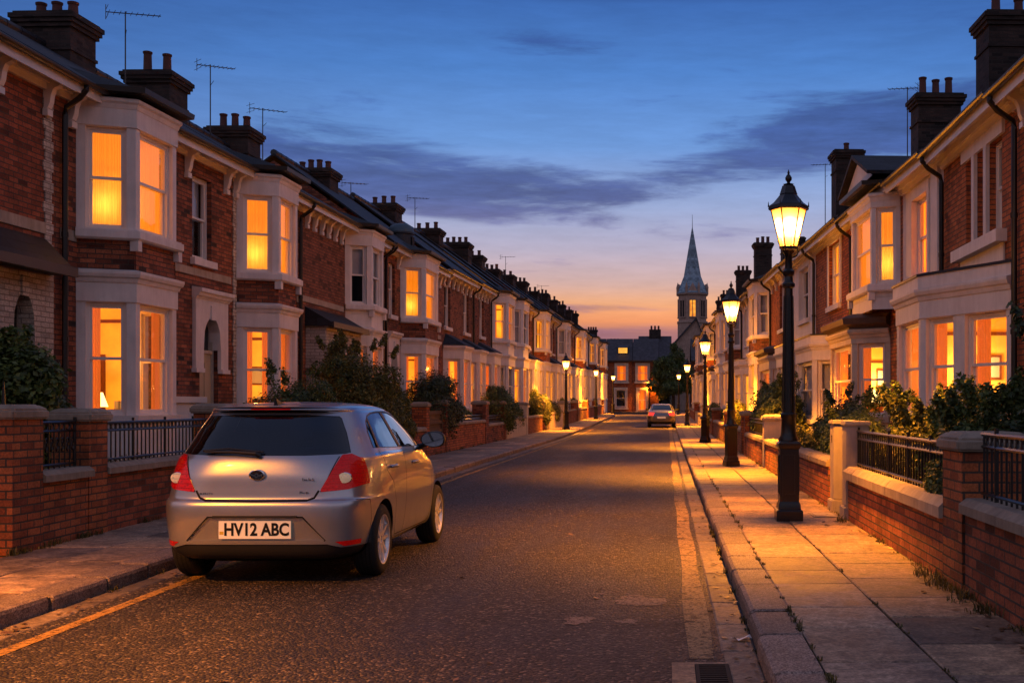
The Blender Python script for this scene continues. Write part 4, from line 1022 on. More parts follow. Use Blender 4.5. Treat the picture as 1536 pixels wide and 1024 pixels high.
def pier(parent, x, s, y0, y1, h, mat, cap, w=None):
    w = w or (y1-y0); w = min(max(w,.34),.5); o = .02; x0, x1 = sorted((x-s*o, x+s*(w-o))); p = MB()
    p.box(x0,x1,y0,y1,-.12,h); pr = p.build('pier', M[mat], parent)
    if cap:
        c = MB(); e = .045; z = h+.001
        c.solid([(x0-e,y0-e,z),(x1+e,y0-e,z),(x1+e,y1+e,z),(x0-e,y1+e,z),(x0-e,y0-e,z+.09),(x1+e,y0-e,z+.09),(x1+e,y1+e,z+.09),(x0-e,y1+e,z+.09)], 0, skip='t')
        c.solid([(x0-e,y0-e,z+.09),(x1+e,y0-e,z+.09),(x1+e,y1+e,z+.09),(x0-e,y1+e,z+.09),(x0+.03,y0+.03,z+.14),(x1-.03,y0+.03,z+.14),(x1-.03,y1-.03,z+.14),(x0+.03,y1-.03,z+.14)], 0, skip='b')
        co = c.build('cap', M[cap], pr); bevel(co, .018)
    return pr
def bevel(o, w, seg=2):
    bm = bmesh.new(); bm.from_mesh(o.data); bmesh.ops.remove_doubles(bm, verts=bm.verts, dist=1e-4); bmesh.ops.recalc_face_normals(bm, faces=bm.faces)
    bmesh.ops.bevel(bm, geom=list(bm.edges), offset=w, segments=seg, affect='EDGES', clamp_overlap=True)
    bm.to_mesh(o.data); bm.free()
    while o.data.uv_layers: o.data.uv_layers.remove(o.data.uv_layers[0])
    box_uv(o.data)
M['post_white'] = m_paint('weathered_white_post', (.42,.37,.36,1), .6, .35)
GL, GR = 'garden walls of the left pavement', 'garden walls of the right pavement'
w0 = garden_wall('low brick wall between two tall orange brick piers with scrolled ironwork at the left edge', 'L', 11.08, 12.1, .64, 'brick_orange', 'coping', 1.22, [(10.55,11.07,1.26,'brick_orange','coping'),(12.1,12.5,1.22,'brick_orange','coping')], group=GL, scroll=True, over=.05)
m = MB(); m.tube((.1+wallL(10.8)-wallL(11.6)-.3,-.8,1.4),(.1+wallL(10.8)-wallL(11.6)-.3,-.8,1.62),.02,.006,6); m.build('spike', M['iron'], w0)
garden_wall('red brick wall with stone coping and black railing left of the silver car', 'L', 12.5, 16.2, .64, 'brick_red', 'coping', 1.20, [(16.2,16.65,1.28,'brick_orange','coping')], group=GL, over=.05)
garden_wall('brick wall hidden behind the silver car', 'L', 18.2, 23.5, .66, 'brick_red', 'coping', None, [(23.5,23.95,1.2,'brick_red','coping')], group=GL)
garden_wall('brick wall below the tall backlit shrub ending at a thin pier by the wooden gate', 'L', 25.6, 31.0, .7, 'brick_red', 'coping', None, [(31.0,31.4,1.35,'brick_orange','coping')], group=GL)
g = thing('garden_gate', 'dark boarded wooden gate on a low brick sill between two brick piers', 'gate', ((wallL(31.4)+wallL(33.8))/2-.1, 32.6, .11), math.atan2(2.4, wallL(33.8)-wallL(31.4)))
m = MB(); m.box(-1.15,1.15,-.11,.11,-.1,.5); m.build('sill_wall', M['brick_red'], g)
for z in (.62,.86,1.14): m = MB(); m.box(-1.1,1.1,-.03,.01,z,z+.1); m.build('rail', M['wood'], g)
m = MB()
for k in range(12): m.box(-1.1+k*.184,-1.1+k*.184+.178,.011,.03,.56,1.22)
m.build('board_panel', M['wood'], g)
for x in (-1.1,1.02): m = MB(); m.box(x,x+.08,-.045,.045,.5,1.3); m.build('gate_post', M['wood'], g)
garden_wall('red brick wall with railing and hedge between two dark brick piers', 'L', 34.4, 41.4, .78, 'brick_orange', 'coping', 1.05, [(33.85,34.4,1.42,'brick_dark','coping'),(41.4,42.1,1.42,'brick_dark','coping')], group=GL)
garden_wall('dark brick wall with pale rail past the second brick pier on the left', 'L', 42.1, 46.2, .62, 'brick_dark', 'coping', 1.0, [(46.2,46.8,1.45,'brick_dark','coping')], group=GL)
garden_wall('pale rendered low wall on the left pavement', 'L', 46.8, 53.4, .78, 'cream', 'coping', None, [(53.4,53.9,1.4,'cream','coping')], group=GL)
garden_wall('short orange brick wall between the pale wall and the stone capped pier', 'L', 53.9, 60.5, .75, 'brick_orange', 'coping', None, [(60.5,61.2,1.5,'brick_orange','stone')], group=GL)
for i, (a, b, mt, lab) in enumerate([(63.5,71,'cream','cream wall just beyond the first lamp of the left pavement'),(72.5,80,'brick_red','far red garden wall before the middle left lamp'),(81.5,90,'brick_brown','far brown garden wall at the middle left lamp'),(91.5,101,'brick_orange','far orange garden wall between the last left lamps'),(102,112,'brick_red','farthest garden wall of the left pavement')]):
    garden_wall(lab, 'L', a, b, .8, mt, 'coping', None, [(a-.4,a,1.35,mt,'coping'),(b,b+.4,1.35,mt,'coping')], group=GL)
garden_wall('brick wall with rough stone coping and black railing in the right corner', 'R', 4.2, 8.4, .60, 'brick_red', 'coping', 1.18, group=GR, over=.05)
garden_wall('brick wall with pale stone coping and railing under the overhanging hedge', 'R', 9.0, 13.9, .50, 'brick_orange', 'stone', 1.08, [(8.42,9.0,1.05,'brick_orange','coping')], group=GR, cope_h=.15, over=.05)
for a, lab in ((14.0,'white painted square gatepost nearer the railing'),(15.05,'white painted gatepost with house number nearer the lamp')):
    t = thing('gatepost', lab, 'gatepost', (wallR(a)+.12, a, .11), 0, 'pair of white gateposts'); m = MB(); m.box(-.14,.14,-.17,.17,.16,1.14); bevel(m.build('shaft', M['post_white'], t), .012)
    m = MB(); m.box(-.17,.17,-.2,.2,-.1,.159); bevel(m.build('plinth', M['post_white'], t), .012); m = MB(); m.box(-.16,.16,-.19,.19,1.141,1.2); bevel(m.build('cap', M['post_white'], t), .014)
    if a > 15: m = MB(); m.box(-.146,-.141,-.03,.0,.9,1.0); m.box(-.146,-.141,-.03,.03,.97,1.0); m.box(-.146,-.141,-.03,.02,.93,.95); m.build('number', M['gutter'], t)
garden_wall('low brick wall with stone coping under the clipped hedge beside the first lamp', 'R', 15.5, 19.4, .56, 'brick_orange', 'coping', None, group=GR)
garden_wall('orange brick wall with pale post beyond the first lamp', 'R', 20.2, 25.4, .55, 'brick_orange', 'coping', None, [(25.4,25.8,1.05,'cream','stone')], group=GR)
garden_wall('brick wall with railing beside the second lamp', 'R', 25.8, 31.5, .55, 'brick_red', 'coping', 1.05, [(31.5,31.9,1.1,'brick_orange','coping')], group=GR)
for i, (a, b, mt, lab) in enumerate([(33.2,41,'brick_orange','brick garden wall just before the third lamp at right'),(42.5,52,'brick_brown','brown garden wall past the third lamp at right'),(53.5,66,'brick_orange','long far garden wall of the right pavement'),(68,82,'cream','pale far garden wall by the fourth lamp'),(84,104,'brick_red','farthest garden wall of the right pavement')]):
    garden_wall(lab, 'R', a, b, .62, mt, 'coping', None, [(a-.4,a,1.1,mt,'coping')], group=GR)

# ------------------------------------------------------------------ planting
def m_leaf(name, c, c2, tr=.35):
    t = NT(name); ri = t.n('NewGeometry').outputs['Random Per Island']; p = t.geo()
    col = t.ramp(ri, [(0, [x*.45 for x in c[:3]]), (.5, c), (.85, c2), (1, [x*1.6 for x in c2[:3]])])
    col = t.mix(.7, col, t.ramp(t.noise(p, 2.6, 3), [(.3, g1(.4)), (.7, g1(1.35))]), 'MULTIPLY')
    b = t.n('BsdfPrincipled', Base__Color=col, Roughness=.48); tl = t.n('BsdfTranslucent', Color=col)
    t.surf(t.n('MixShader', Fac=tr, i1=b.outputs[0], i2=tl.outputs[0]).outputs[0]); return t.mat
M['leaf'] = m_leaf('shrub_leaf', (.075,.125,.03,1), (.15,.19,.05,1)); M['leaf_dark'] = m_leaf('dark_leaf', (.038,.066,.022,1), (.075,.11,.034,1), .2)
M['leaf_warm'] = m_leaf('olive_leaf', (.12,.15,.036,1), (.24,.23,.06,1), .45); M['bark'] = m_plain('bark', (.05,.035,.025,1), .9, 0, .8, 25, .5)
def foliage(seed, n, leaf, shape, mat, gaps=.25, sprigs=0, up=.35):
    """n separate leaves spread through clumps inside the shape function shape(rnd) -> centre, radii list"""
    r_ = random.Random(seed); V, F = [], []
    cl = shape; tot = sum(c[1][0]*c[1][1] + c[1][1]*c[1][2] for c in cl)
    for (cx, cy, cz), (rx, ry, rz) in cl:
        k = int(n*(rx*ry+ry*rz)/tot); off = Vector((r_.uniform(-9,9), r_.uniform(-9,9), r_.uniform(-9,9)))
        got = 0; tries = 0
        while got < k and tries < k*6:
            tries += 1
            d = Vector((r_.gauss(0,1), r_.gauss(0,1), r_.gauss(0,1))).normalized(); rad = r_.uniform(.35,1)**.45
            nz = mnoise.noise(d*2.1+off)*.22 + mnoise.noise(d*5+off)*.16
            rad *= 1 + nz
            if mnoise.noise(d*3.3*rad+off*1.7) < -.42+gaps*.5 and r_.random() < .75: continue
            p = Vector((cx+d.x*rx*rad, cy+d.y*ry*rad, cz+d.z*rz*rad)); got += 1
            nrm = (d + Vector((r_.uniform(-.9,.9), r_.uniform(-.9,.9), r_.uniform(-.5,.9)+up))).normalized()
            a = nrm.cross(Vector((r_.uniform(-1,1), r_.uniform(-1,1), r_.uniform(-1,1)))).normalized(); b = nrm.cross(a)
            L = leaf*r_.uniform(.6,1.4); w = L*r_.uniform(.24,.40); i = len(V); dr = nrm*(-L*.12)
            V += [p, p+a*L*.45+b*w, p+a*L+dr, p+a*L*.45-b*w, p+a*L*.5+nrm*.0]
            F += [(i,i+1,i+2),(i,i+2,i+3)]; V.pop()
    me = bpy.data.meshes.new('foliage'); me.from_pydata([tuple(v) for v in V], [], F); me.materials.append(mat); me.update(); return me
def stems(parent, seed, n, hgt, spread, r=.018):
    r_ = random.Random(seed)
    for k in range(n):
        a = r_.uniform(0, 6.28); m = MB(); s = spread*r_.uniform(.3,1)
        m.path([(0.04*math.cos(a),.04*math.sin(a),-.1),(s*.35*math.cos(a),s*.35*math.sin(a),hgt*.4),(s*.8*math.cos(a+.3),s*.8*math.sin(a+.3),hgt*.75),(s*math.cos(a+.2),s*math.sin(a+.2),hgt)], [r,r*.8,r*.5,r*.2], 6); m.build('stem', M['bark'], parent, 60)
def blob(seed, rx, ry, h, n=9, low=.2):
    r_ = random.Random(seed); out = [((0,0,h*.46),(rx*.84,ry*.86,h*.48)), ((0,-ry*.35,h*.45),(rx*.74,ry*.5,h*.42)), ((0,ry*.35,h*.45),(rx*.74,ry*.5,h*.42))]
    for k in range(n):
        a = r_.uniform(0,6.28); q = r_.uniform(.35,.78); z = r_.uniform(low,.86)
        s = math.sqrt(max(.1, 1-((z-.45)/.6)**2)); out.append(((rx*q*s*math.cos(a), ry*q*s*math.sin(a), h*z),(rx*r_.uniform(.22,.36), ry*r_.uniform(.2,.32), h*r_.uniform(.1,.18))))
    return out
def sprays(seed, rx, ry, h, n):
    r_ = random.Random(seed); out = []
    for k in range(n):
        a = r_.uniform(0,6.28); q = r_.uniform(.2,.85); z = h*r_.uniform(.85,1.02); x, y = rx*q*math.cos(a), ry*q*math.sin(a)
        for j in range(5): out.append(((x+.03*j*math.cos(a), y+.03*j*math.sin(a), z+.05*j),(.075-.008*j,)*3))
    return out
def shrub(loc, label, seed, rx, ry, h, n, leaf, mat, name='shrub', group='garden shrubs', nspr=0, nclump=9):
    t = thing(name, label, 'shrub' if name == 'shrub' else 'hedge', loc, 0, group)
    sh = blob(seed, rx, ry, h, nclump) + sprays(seed+1, rx, ry, h, nspr)
    link(foliage(seed, int(n*3.6), leaf*.66, sh, M[mat]), 'foliage', t); stems(t, seed, 5, h*.8, min(rx,ry)*.7); return t
z2 = .2
shrub((-7.55,12.35,z2), 'large dark glossy shrub behind the orange brick piers at the left edge', 21, 1.12, .95, 2.2, 9500, .105, 'leaf', nspr=4, nclump=12)
shrub((-7.0,14.9,z2), 'low dark plant behind the black railing left of the car', 22, .5, 1.3, .7, 2200, .06, 'leaf_dark')
shrub((-6.95,21.6,z2), 'broad spreading shrub right behind the roof of the silver car', 23, .95, 1.5, 1.95, 9000, .075, 'leaf', nspr=8, nclump=12)
shrub((-7.05,25.8,z2), 'tall backlit olive shrub with orange edges in front of the lit white bay', 24, 1.0, 1.2, 2.75, 13000, .085, 'leaf_warm', nspr=9, nclump=14)
shrub((-7.0,28.6,z2), 'lower olive shrub leaning beside the tall backlit one', 25, .7, 1.1, 1.9, 6000, .085, 'leaf_warm', nspr=3)
shrub((-7.15,34.6,z2), 'dark rounded evergreen behind the wooden gate', 26, 1.05, 1.5, 2.55, 9000, .09, 'leaf_dark', nclump=12)
shrub((-7.1,38.4,z2), 'trimmed hedge above the railing between the dark piers', 27, .45, 2.6, 1.5, 6000, .085, 'leaf', 'hedge', nclump=14)
shrub((-7.0,47.2,z2), 'round bush beyond the second dark pier on the left', 28, 1.0, 1.6, 2.3, 6000, .11, 'leaf', nclump=10)
shrub((-7.0,51.5,z2), 'low olive bush above the pale rendered wall', 29, .6, 2.0, 1.5, 4000, .11, 'leaf_warm')
shrub((-6.9,61.5,zg(61)+.2), 'round dark bush behind the first left street lamp', 30, .8, 2.2, 2.1, 4500, .13, 'leaf')
shrub((-6.8,67.5,zg(67)+.2), 'yellow green bush just past the first left street lamp', 31, .6, 2.0, 1.6, 2800, .13, 'leaf_warm')
for i, (y, lab) in enumerate([(75,'far left bush before the middle lamp'),(83,'far left bush next to the middle lamp'),(94,'far left bush beyond the middle lamp'),(105,'farthest bush of the left gardens')]):
    shrub((wallL(y)-.5,y,zg(y)+.2), lab, 32+i, .45, 2.4, 1.7, 1800, .16, 'leaf' if i % 2 else 'leaf_warm')
shrub((3.05,10.6,z2), 'unruly hedge spilling over the railing below the big right bay', 41, .78, 1.7, 1.42, 15000, .075, 'leaf', 'hedge', nspr=16, nclump=16)
shrub((3.1,13.2,z2), 'hedge end by the white gateposts', 42, .72, 1.3, 1.35, 9000, .072, 'leaf', 'hedge', nspr=10, nclump=12)
shrub((2.72,10.3,z2), 'dense low hedge foliage pressed against the railing near the capped pier', 61, .42, 1.2, 1.22, 9000, .07, 'leaf', 'hedge', nspr=8, nclump=14)
shrub((2.70,12.5,z2), 'dense low hedge foliage pressed against the railing near the gatepost', 62, .42, 1.2, 1.2, 9000, .07, 'leaf_warm', 'hedge', nspr=8, nclump=14)
shrub((3.35,9.0,z2), 'tall sprigged shrub at the right edge against the glowing window', 43, .62, .8, 1.95, 6000, .07, 'leaf_dark', nspr=12, nclump=10)
shrub((2.36,9.75,.55), 'trailing branch hanging through the railing near the capped pier', 44, .16, .38, .55, 1500, .055, 'leaf', nclump=7)
shrub((2.85,17.4,z2), 'clipped hedge beside the first lamp post', 45, .62, 2.0, 1.35, 10000, .07, 'leaf', 'hedge', nspr=5, nclump=14)
shrub((3.3,21.5,z2), 'small dark bush under the unlit white bay', 46, .5, .9, 1.5, 3500, .08, 'leaf_dark', nspr=4)
shrub((2.75,23.6,z2), 'low yellow green hedge by the pale post beyond the first lamp', 47, .45, 1.6, .95, 3500, .075, 'leaf_warm', 'hedge')
shrub((2.95,30.5,z2), 'tall dark leafy bush behind the second lamp', 48, .85, 2.2, 2.05, 9000, .10, 'leaf', nspr=6, nclump=12)
shrub((2.7,44.5,z2), 'olive bush just behind the third lamp', 49, .55, 2.2, 1.6, 3500, .12, 'leaf_warm')
shrub((2.45,57,z2), 'far right bush between the third and fourth lamps', 50, .45, 3, 1.5, 2600, .14, 'leaf')
t = thing('tree', 'big dark leafy tree at the far end of the right terrace', 'tree', (.75,138,zg(138)), 0)
m = MB(); m.path([(0,0,-.2),(.1,0,1.5),(0,.1,3.2),(.2,0,5.2)], [.26,.2,.17,.08], 10); m.build('trunk', M['bark'], t, 60)
for k, (x, y, z) in enumerate([(-1.6,.3,5),(1.5,-.4,5.4),(.3,1.2,6.4),(-.7,-1,6.2)]): m = MB(); m.path([(0,0,2.4+.2*k),(x*.5,y*.5,3.8),(x,y,z)], [.12,.08,.03], 7); m.build('branch', M['bark'], t, 60)
link(foliage(77, 16000, .22, [((x,y,z+.0),(a,a,b)) for x,y,z,a,b in [(0,0,4.6,1.9,1.9),(-1.6,.2,4.9,1.1,1.0),(1.5,-.3,4.5,1.2,1.3),(.5,.4,6.9,1.0,1.1),(-.8,-.6,6.1,1.1,.9),(-2.2,0,3.3,1.0,.8),(2.0,0,3.2,1.1,.9),(0,-1,3.1,1.6,1.0),(-1.2,.4,2.4,.9,.7),(1.2,.3,5.9,.8,.7),(-1.9,.1,6.0,.5,.5),(.1,0,8.0,.5,.5)]], M['leaf']), 'crown', t)
t = thing('tree', 'smaller tree in front of the church nave left of the big dark tree', 'tree', (-1.0,152,zg(150)), 0)
m = MB(); m.path([(0,0,-.2),(.1,0,1.5),(0,.1,3.5)], [.2,.16,.07], 8); m.build('trunk', M['bark'], t, 60)
link(foliage(78, 6000, .3, blob(78, 2.4, 2.4, 6.6, 9), M['leaf_dark']), 'crown', t)

# grass, leaves and litter
def tufts(name, spots, seed, mat, label=None):
    r_ = random.Random(seed); V, F = [], []
    for x, y, z, h, n, sp in spots:
        for k in range(n):
            a = r_.uniform(0,6.28); q = sp*math.sqrt(r_.random()); bx, by = x+q*math.cos(a), y+q*math.sin(a)*1.6; hh = h*r_.uniform(.4,1.2); l = r_.uniform(0,6.28); w = r_.uniform(.003,.006); c, s = math.cos(l), math.sin(l); b = hh*r_.uniform(.3,1.0)
            i = len(V); V += [(bx-s*w,by+c*w,z),(bx+s*w,by-c*w,z),(bx+c*b*.35-s*w*.7,by+s*b*.35+c*w*.7,z+hh*.6),(bx+c*b*.35+s*w*.7,by+s*b*.35-c*w*.7,z+hh*.6),(bx+c*b,by+s*b,z+hh*.85)]
            F += [(i,i+1,i+3,i+2),(i+2,i+3,i+4)]
    me = bpy.data.meshes.new(name); me.from_pydata(V, [], F); me.materials.append(mat); return link(me, name, None, label, 'stuff')
M['grass'] = m_leaf('weed_grass', (.10,.10,.03,1), (.19,.16,.055,1), .4)
sp = []
r_ = random.Random(4)
for k in range(150):
    D = 4.5 + 50*r_.random()**2.2; sp.append((wallR(D)-.03*r_.random()-.01, D, zg(D)+.115, r_.uniform(.025,.085), 16, .055))
for D, n in ((8.7,5),(9.1,5),(13.6,3),(8.2,4),(7.6,3)):
    for k in range(n): sp.append((wallR(D)-.04-r_.random()*.12, D+r_.uniform(-.25,.25), .115, r_.uniform(.05,.14), 20, .07))
for k in range(75):
    D = 4.5 + 30*r_.random()**2; sp.append((KR+KW+.004+r_.uniform(-.01,.01), D, .117, r_.uniform(.02,.06), 12, .025))
for k in range(14):
    D = 4.5 + 12*r_.random()**1.5; x = KR+KW+(wallR(D)-KR-KW)*.46 ; sp.append((x, D, .116, r_.uniform(.015,.04), 9, .02))
for k in range(20):
    D = 5 + 9*r_.random(); sp.append((KR-.02, D, .0, r_.uniform(.03,.09), 12, .025))
for k in range(90):
    D = 10.5 + 35*r_.random()**1.8; sp.append((wallL(D)+.03*r_.random()+.01, D, zg(D)+.115, r_.uniform(.04,.11), 20, .05))
for k in range(16):
    D = 7 + 8*r_.random(); sp.append((kerbL(D)+.03, D, 0, r_.uniform(.03,.08), 10, .03))
tufts('grass', sp, 9, M['grass'])
V, F = [], []
for k in range(420):
    if k % 3 == 0: D = 5+30*r_.random()**2; x = wallR(D)-abs(r_.gauss(0,.16))-.02; z = .128
    elif k % 3 == 1: D = 6+30*r_.random()**2; x = kerbL(D)+abs(r_.gauss(0,.13))+.02; z = .012
    else: D = 5+25*r_.random()**2; x = KR-abs(r_.gauss(0,.1))-.01; z = .014
    if r_.random() < .12: x = r_.uniform(-4.2,.3); z = .004
    a = r_.uniform(0,6.28); L = r_.uniform(.02,.05); c, s = math.cos(a)*L, math.sin(a)*L; i = len(V)
    V += [(x-c,D-s,z),(x+s*.5,D-c*.5,z+r_.uniform(0,.015)),(x+c,D+s,z+r_.uniform(0,.012)),(x-s*.5,D+c*.5,z+.003)]; F.append((i,i+1,i+2,i+3))
me = bpy.data.meshes.new('fallen_leaves'); me.from_pydata(V, [], F); me.materials.append(m_leaf('dead_leaf', (.13,.07,.03,1), (.26,.16,.08,1), .1)); link(me, 'fallen_leaves', kind='stuff')
M['grate'] = m_plain('rusty_grate', (.02,.014,.01,1), .85, 0, .4, 40)
t = thing('drain_grate', 'iron drain grate set in a stone slab beside the right kerb', 'drain', (.13,6.2,.0))
m = MB(); m.box(-.10,.03,-.5,.44,-.03,.007); m.box(.03,.23,.39,.44,-.03,.007); m.build('stone_slab', M['gutter_stone'], t)
m = MB()
for x0,x1,y0,y1 in ((.035,.055,-.5,.38),(.205,.225,-.5,.38),(.055,.205,.36,.38)): m.box(x0,x1,y0,y1,.0,.012)
for k in range(17): m.box(.054,.206,-.48+k*.05,-.48+k*.05+.022,.0,.011)
m.build('grate', M['grate'], t)
m = MB(); m.box(.03,.23,-.5,.385,-.05,.0045); m.build('pit', M['dark'], t)
def patch(x, y, rx, ry, seed):
    r_ = random.Random(seed); m = MB(); P = []
    for k in range(16): a = 2*math.pi*k/16; q = r_.uniform(.55,1.15); P.append((x+rx*q*math.cos(a), y+ry*q*math.sin(a), zg(y)+.004))
    m.face(P); m.build('road_patch', M['patch'], kind='structure')
M['patch'] = m_line('worn_pale_tarmac', (.30,.21,.15,1))
for a in ((-.62,7.95,.13,.18,1),(-.22,8.75,.2,.28,2),(-.28,7.9,.1,.12,3)): patch(*a)
t = thing('service_cover', 'small pale square service cover set in the pavement between lamp base and white gateposts', 'cover', (1.98,14.35,.118))
m = MB(); m.box(-.16,.16,-.3,.3,-.02,.010); m.build('frame', M['coping'], t); m = MB(); m.box(-.12,.12,-.26,.26,.0,.014); m.build('lid', M['stone'], t)
me = bpy.data.meshes.new('paper_scrap'); r_ = random.Random(2)
V = [(i*.045-.07+r_.uniform(-.01,.01), j*.03-.03, r_.uniform(0,.03)) for j in range(3) for i in range(4)]; F = [(j*4+i,j*4+i+1,j*4+i+5,j*4+i+4) for j in range(2) for i in range(3)]
me.from_pydata(V, [], F); me.materials.append(M['white_clean']); o = link(me, 'paper_scrap'); o.location = (.47,7.25,.012); o.rotation_euler = (0,0,.5); tag(o, 'crumpled white paper scrap lying in the right gutter', 'litter')
# ------------------------------------------------------------------ cars
def m_carpaint(name, c, flake=.25, metal=.8, rough=.24):
    t = NT(name); p = t.obj()
    fl = t.n('TexVoronoi', Vector=p, Scale=900.0).outputs['Color']
    d = t.noise(p, 3.0, 5, .6)
    low = t.n('SeparateXYZ', Vector=p).outputs[2]
    grime = t.math('MULTIPLY', t.math('SUBTRACT', .62, low, clamp=True), t.math('MULTIPLY', d, 2.2), clamp=True)
    col = t.mix(flake, c, fl, 'OVERLAY'); col = t.mix(grime, col, (.09,.075,.06,1))
    ro = t.math('ADD', t.math('MULTIPLY', grime, .5), rough); ro = t.math('ADD', ro, t.math('MULTIPLY', d, .12))
    t.bsdf(Base__Color=col, Metallic=t.math('SUBTRACT', metal, t.math('MULTIPLY', grime, .6)), Roughness=ro, Coat__Weight=.8, Coat__Roughness=.06)
    return t.mat
def m_lens(name, c, emit=0.0, ec=None):
    t = NT(name); p = t.obj()
    v = t.n('TexVoronoi', Vector=p, Scale=38.0).outputs['Distance']
    band = t.n('SeparateXYZ', Vector=p).outputs[2]; band = t.math('FRACT', t.math('MULTIPLY', band, 26.0)); v = t.math('MULTIPLY', v, t.math('ADD', t.math('MULTIPLY', t.math('GREATER_THAN', band, .18), .8), .2))
    col = t.mix(t.math('MULTIPLY', v, 1.7, clamp=True), [x*.18 for x in c[:3]], c)
    kw = dict(Base__Color=col, Roughness=.22, Specular__IOR__Level=.35, Coat__Weight=.15, Normal=t.bump(v, .35, .006))
    if emit: kw['Emission__Color'] = t.mix(v, ec or c, [x*.3 for x in (ec or c)[:3]]); kw['Emission__Strength'] = emit
    t.bsdf(**kw); return t.mat
M['car_silver'] = m_carpaint('silver_car_paint', (.41,.42,.46,1))
M['car_grey'] = m_carpaint('grey_car_paint', (.16,.17,.20,1))
M['car_glass'] = m_glass('tinted_car_glass', (.30,.38,.46,1), .015, 1.4)
M['trim_black'] = m_plain('black_trim', (.012,.012,.013,1), .5, 0, .2, 60)
M['panel_gap'] = m_plain('panel_gap', (.004,.004,.004,1), .9)
M['lens_red'] = m_lens('red_lamp_lens', (.5,.002,.003,1), .14, (1,.008,.005,1))  # faint glow put into unlit red lenses and reflectors to keep them vivid
M['lens_lit'] = m_lens('lit_red_lamp_lens', (.6,.01,.01,1), 2.2, (1,.04,.03,1))
M['lens_clear'] = m_lens('clear_lamp_lens', (.8,.62,.45,1), .22, (1,.75,.5,1))  # unlit lens brightened with a warm glow of its own
M['tyre'] = m_plain('tyre_rubber', (.012,.012,.012,1), .8, 0, .5, 70)
M['alloy'] = m_plain('alloy_wheel', (.85,.85,.87,1), .38, .75, .05, 40)
M['chrome'] = m_plain('chrome_badge', (.75,.75,.77,1), .12, 1.0)
M['plate'] = m_plain('plate_reflective', (.95,.86,.70,1), .35, 0, 0, 20, .1)
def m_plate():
    t = NT('self_lit_plate'); t.bsdf(Base__Color=(.95,.88,.76,1), Roughness=.4, Emission__Color=(1,.8,.55,1), Emission__Strength=.10); return t.mat  # slight warm emission brightens the plate in place of returned light
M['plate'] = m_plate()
M['plate_yellow'] = m_plain('plate_band', (.7,.5,.05,1), .4)
M['badge_blue'] = m_plain('badge_enamel', (.01,.014,.03,1), .1)
M['seat'] = m_plain('seat_cloth', (.05,.05,.06,1), .9, 0, .4, 50)

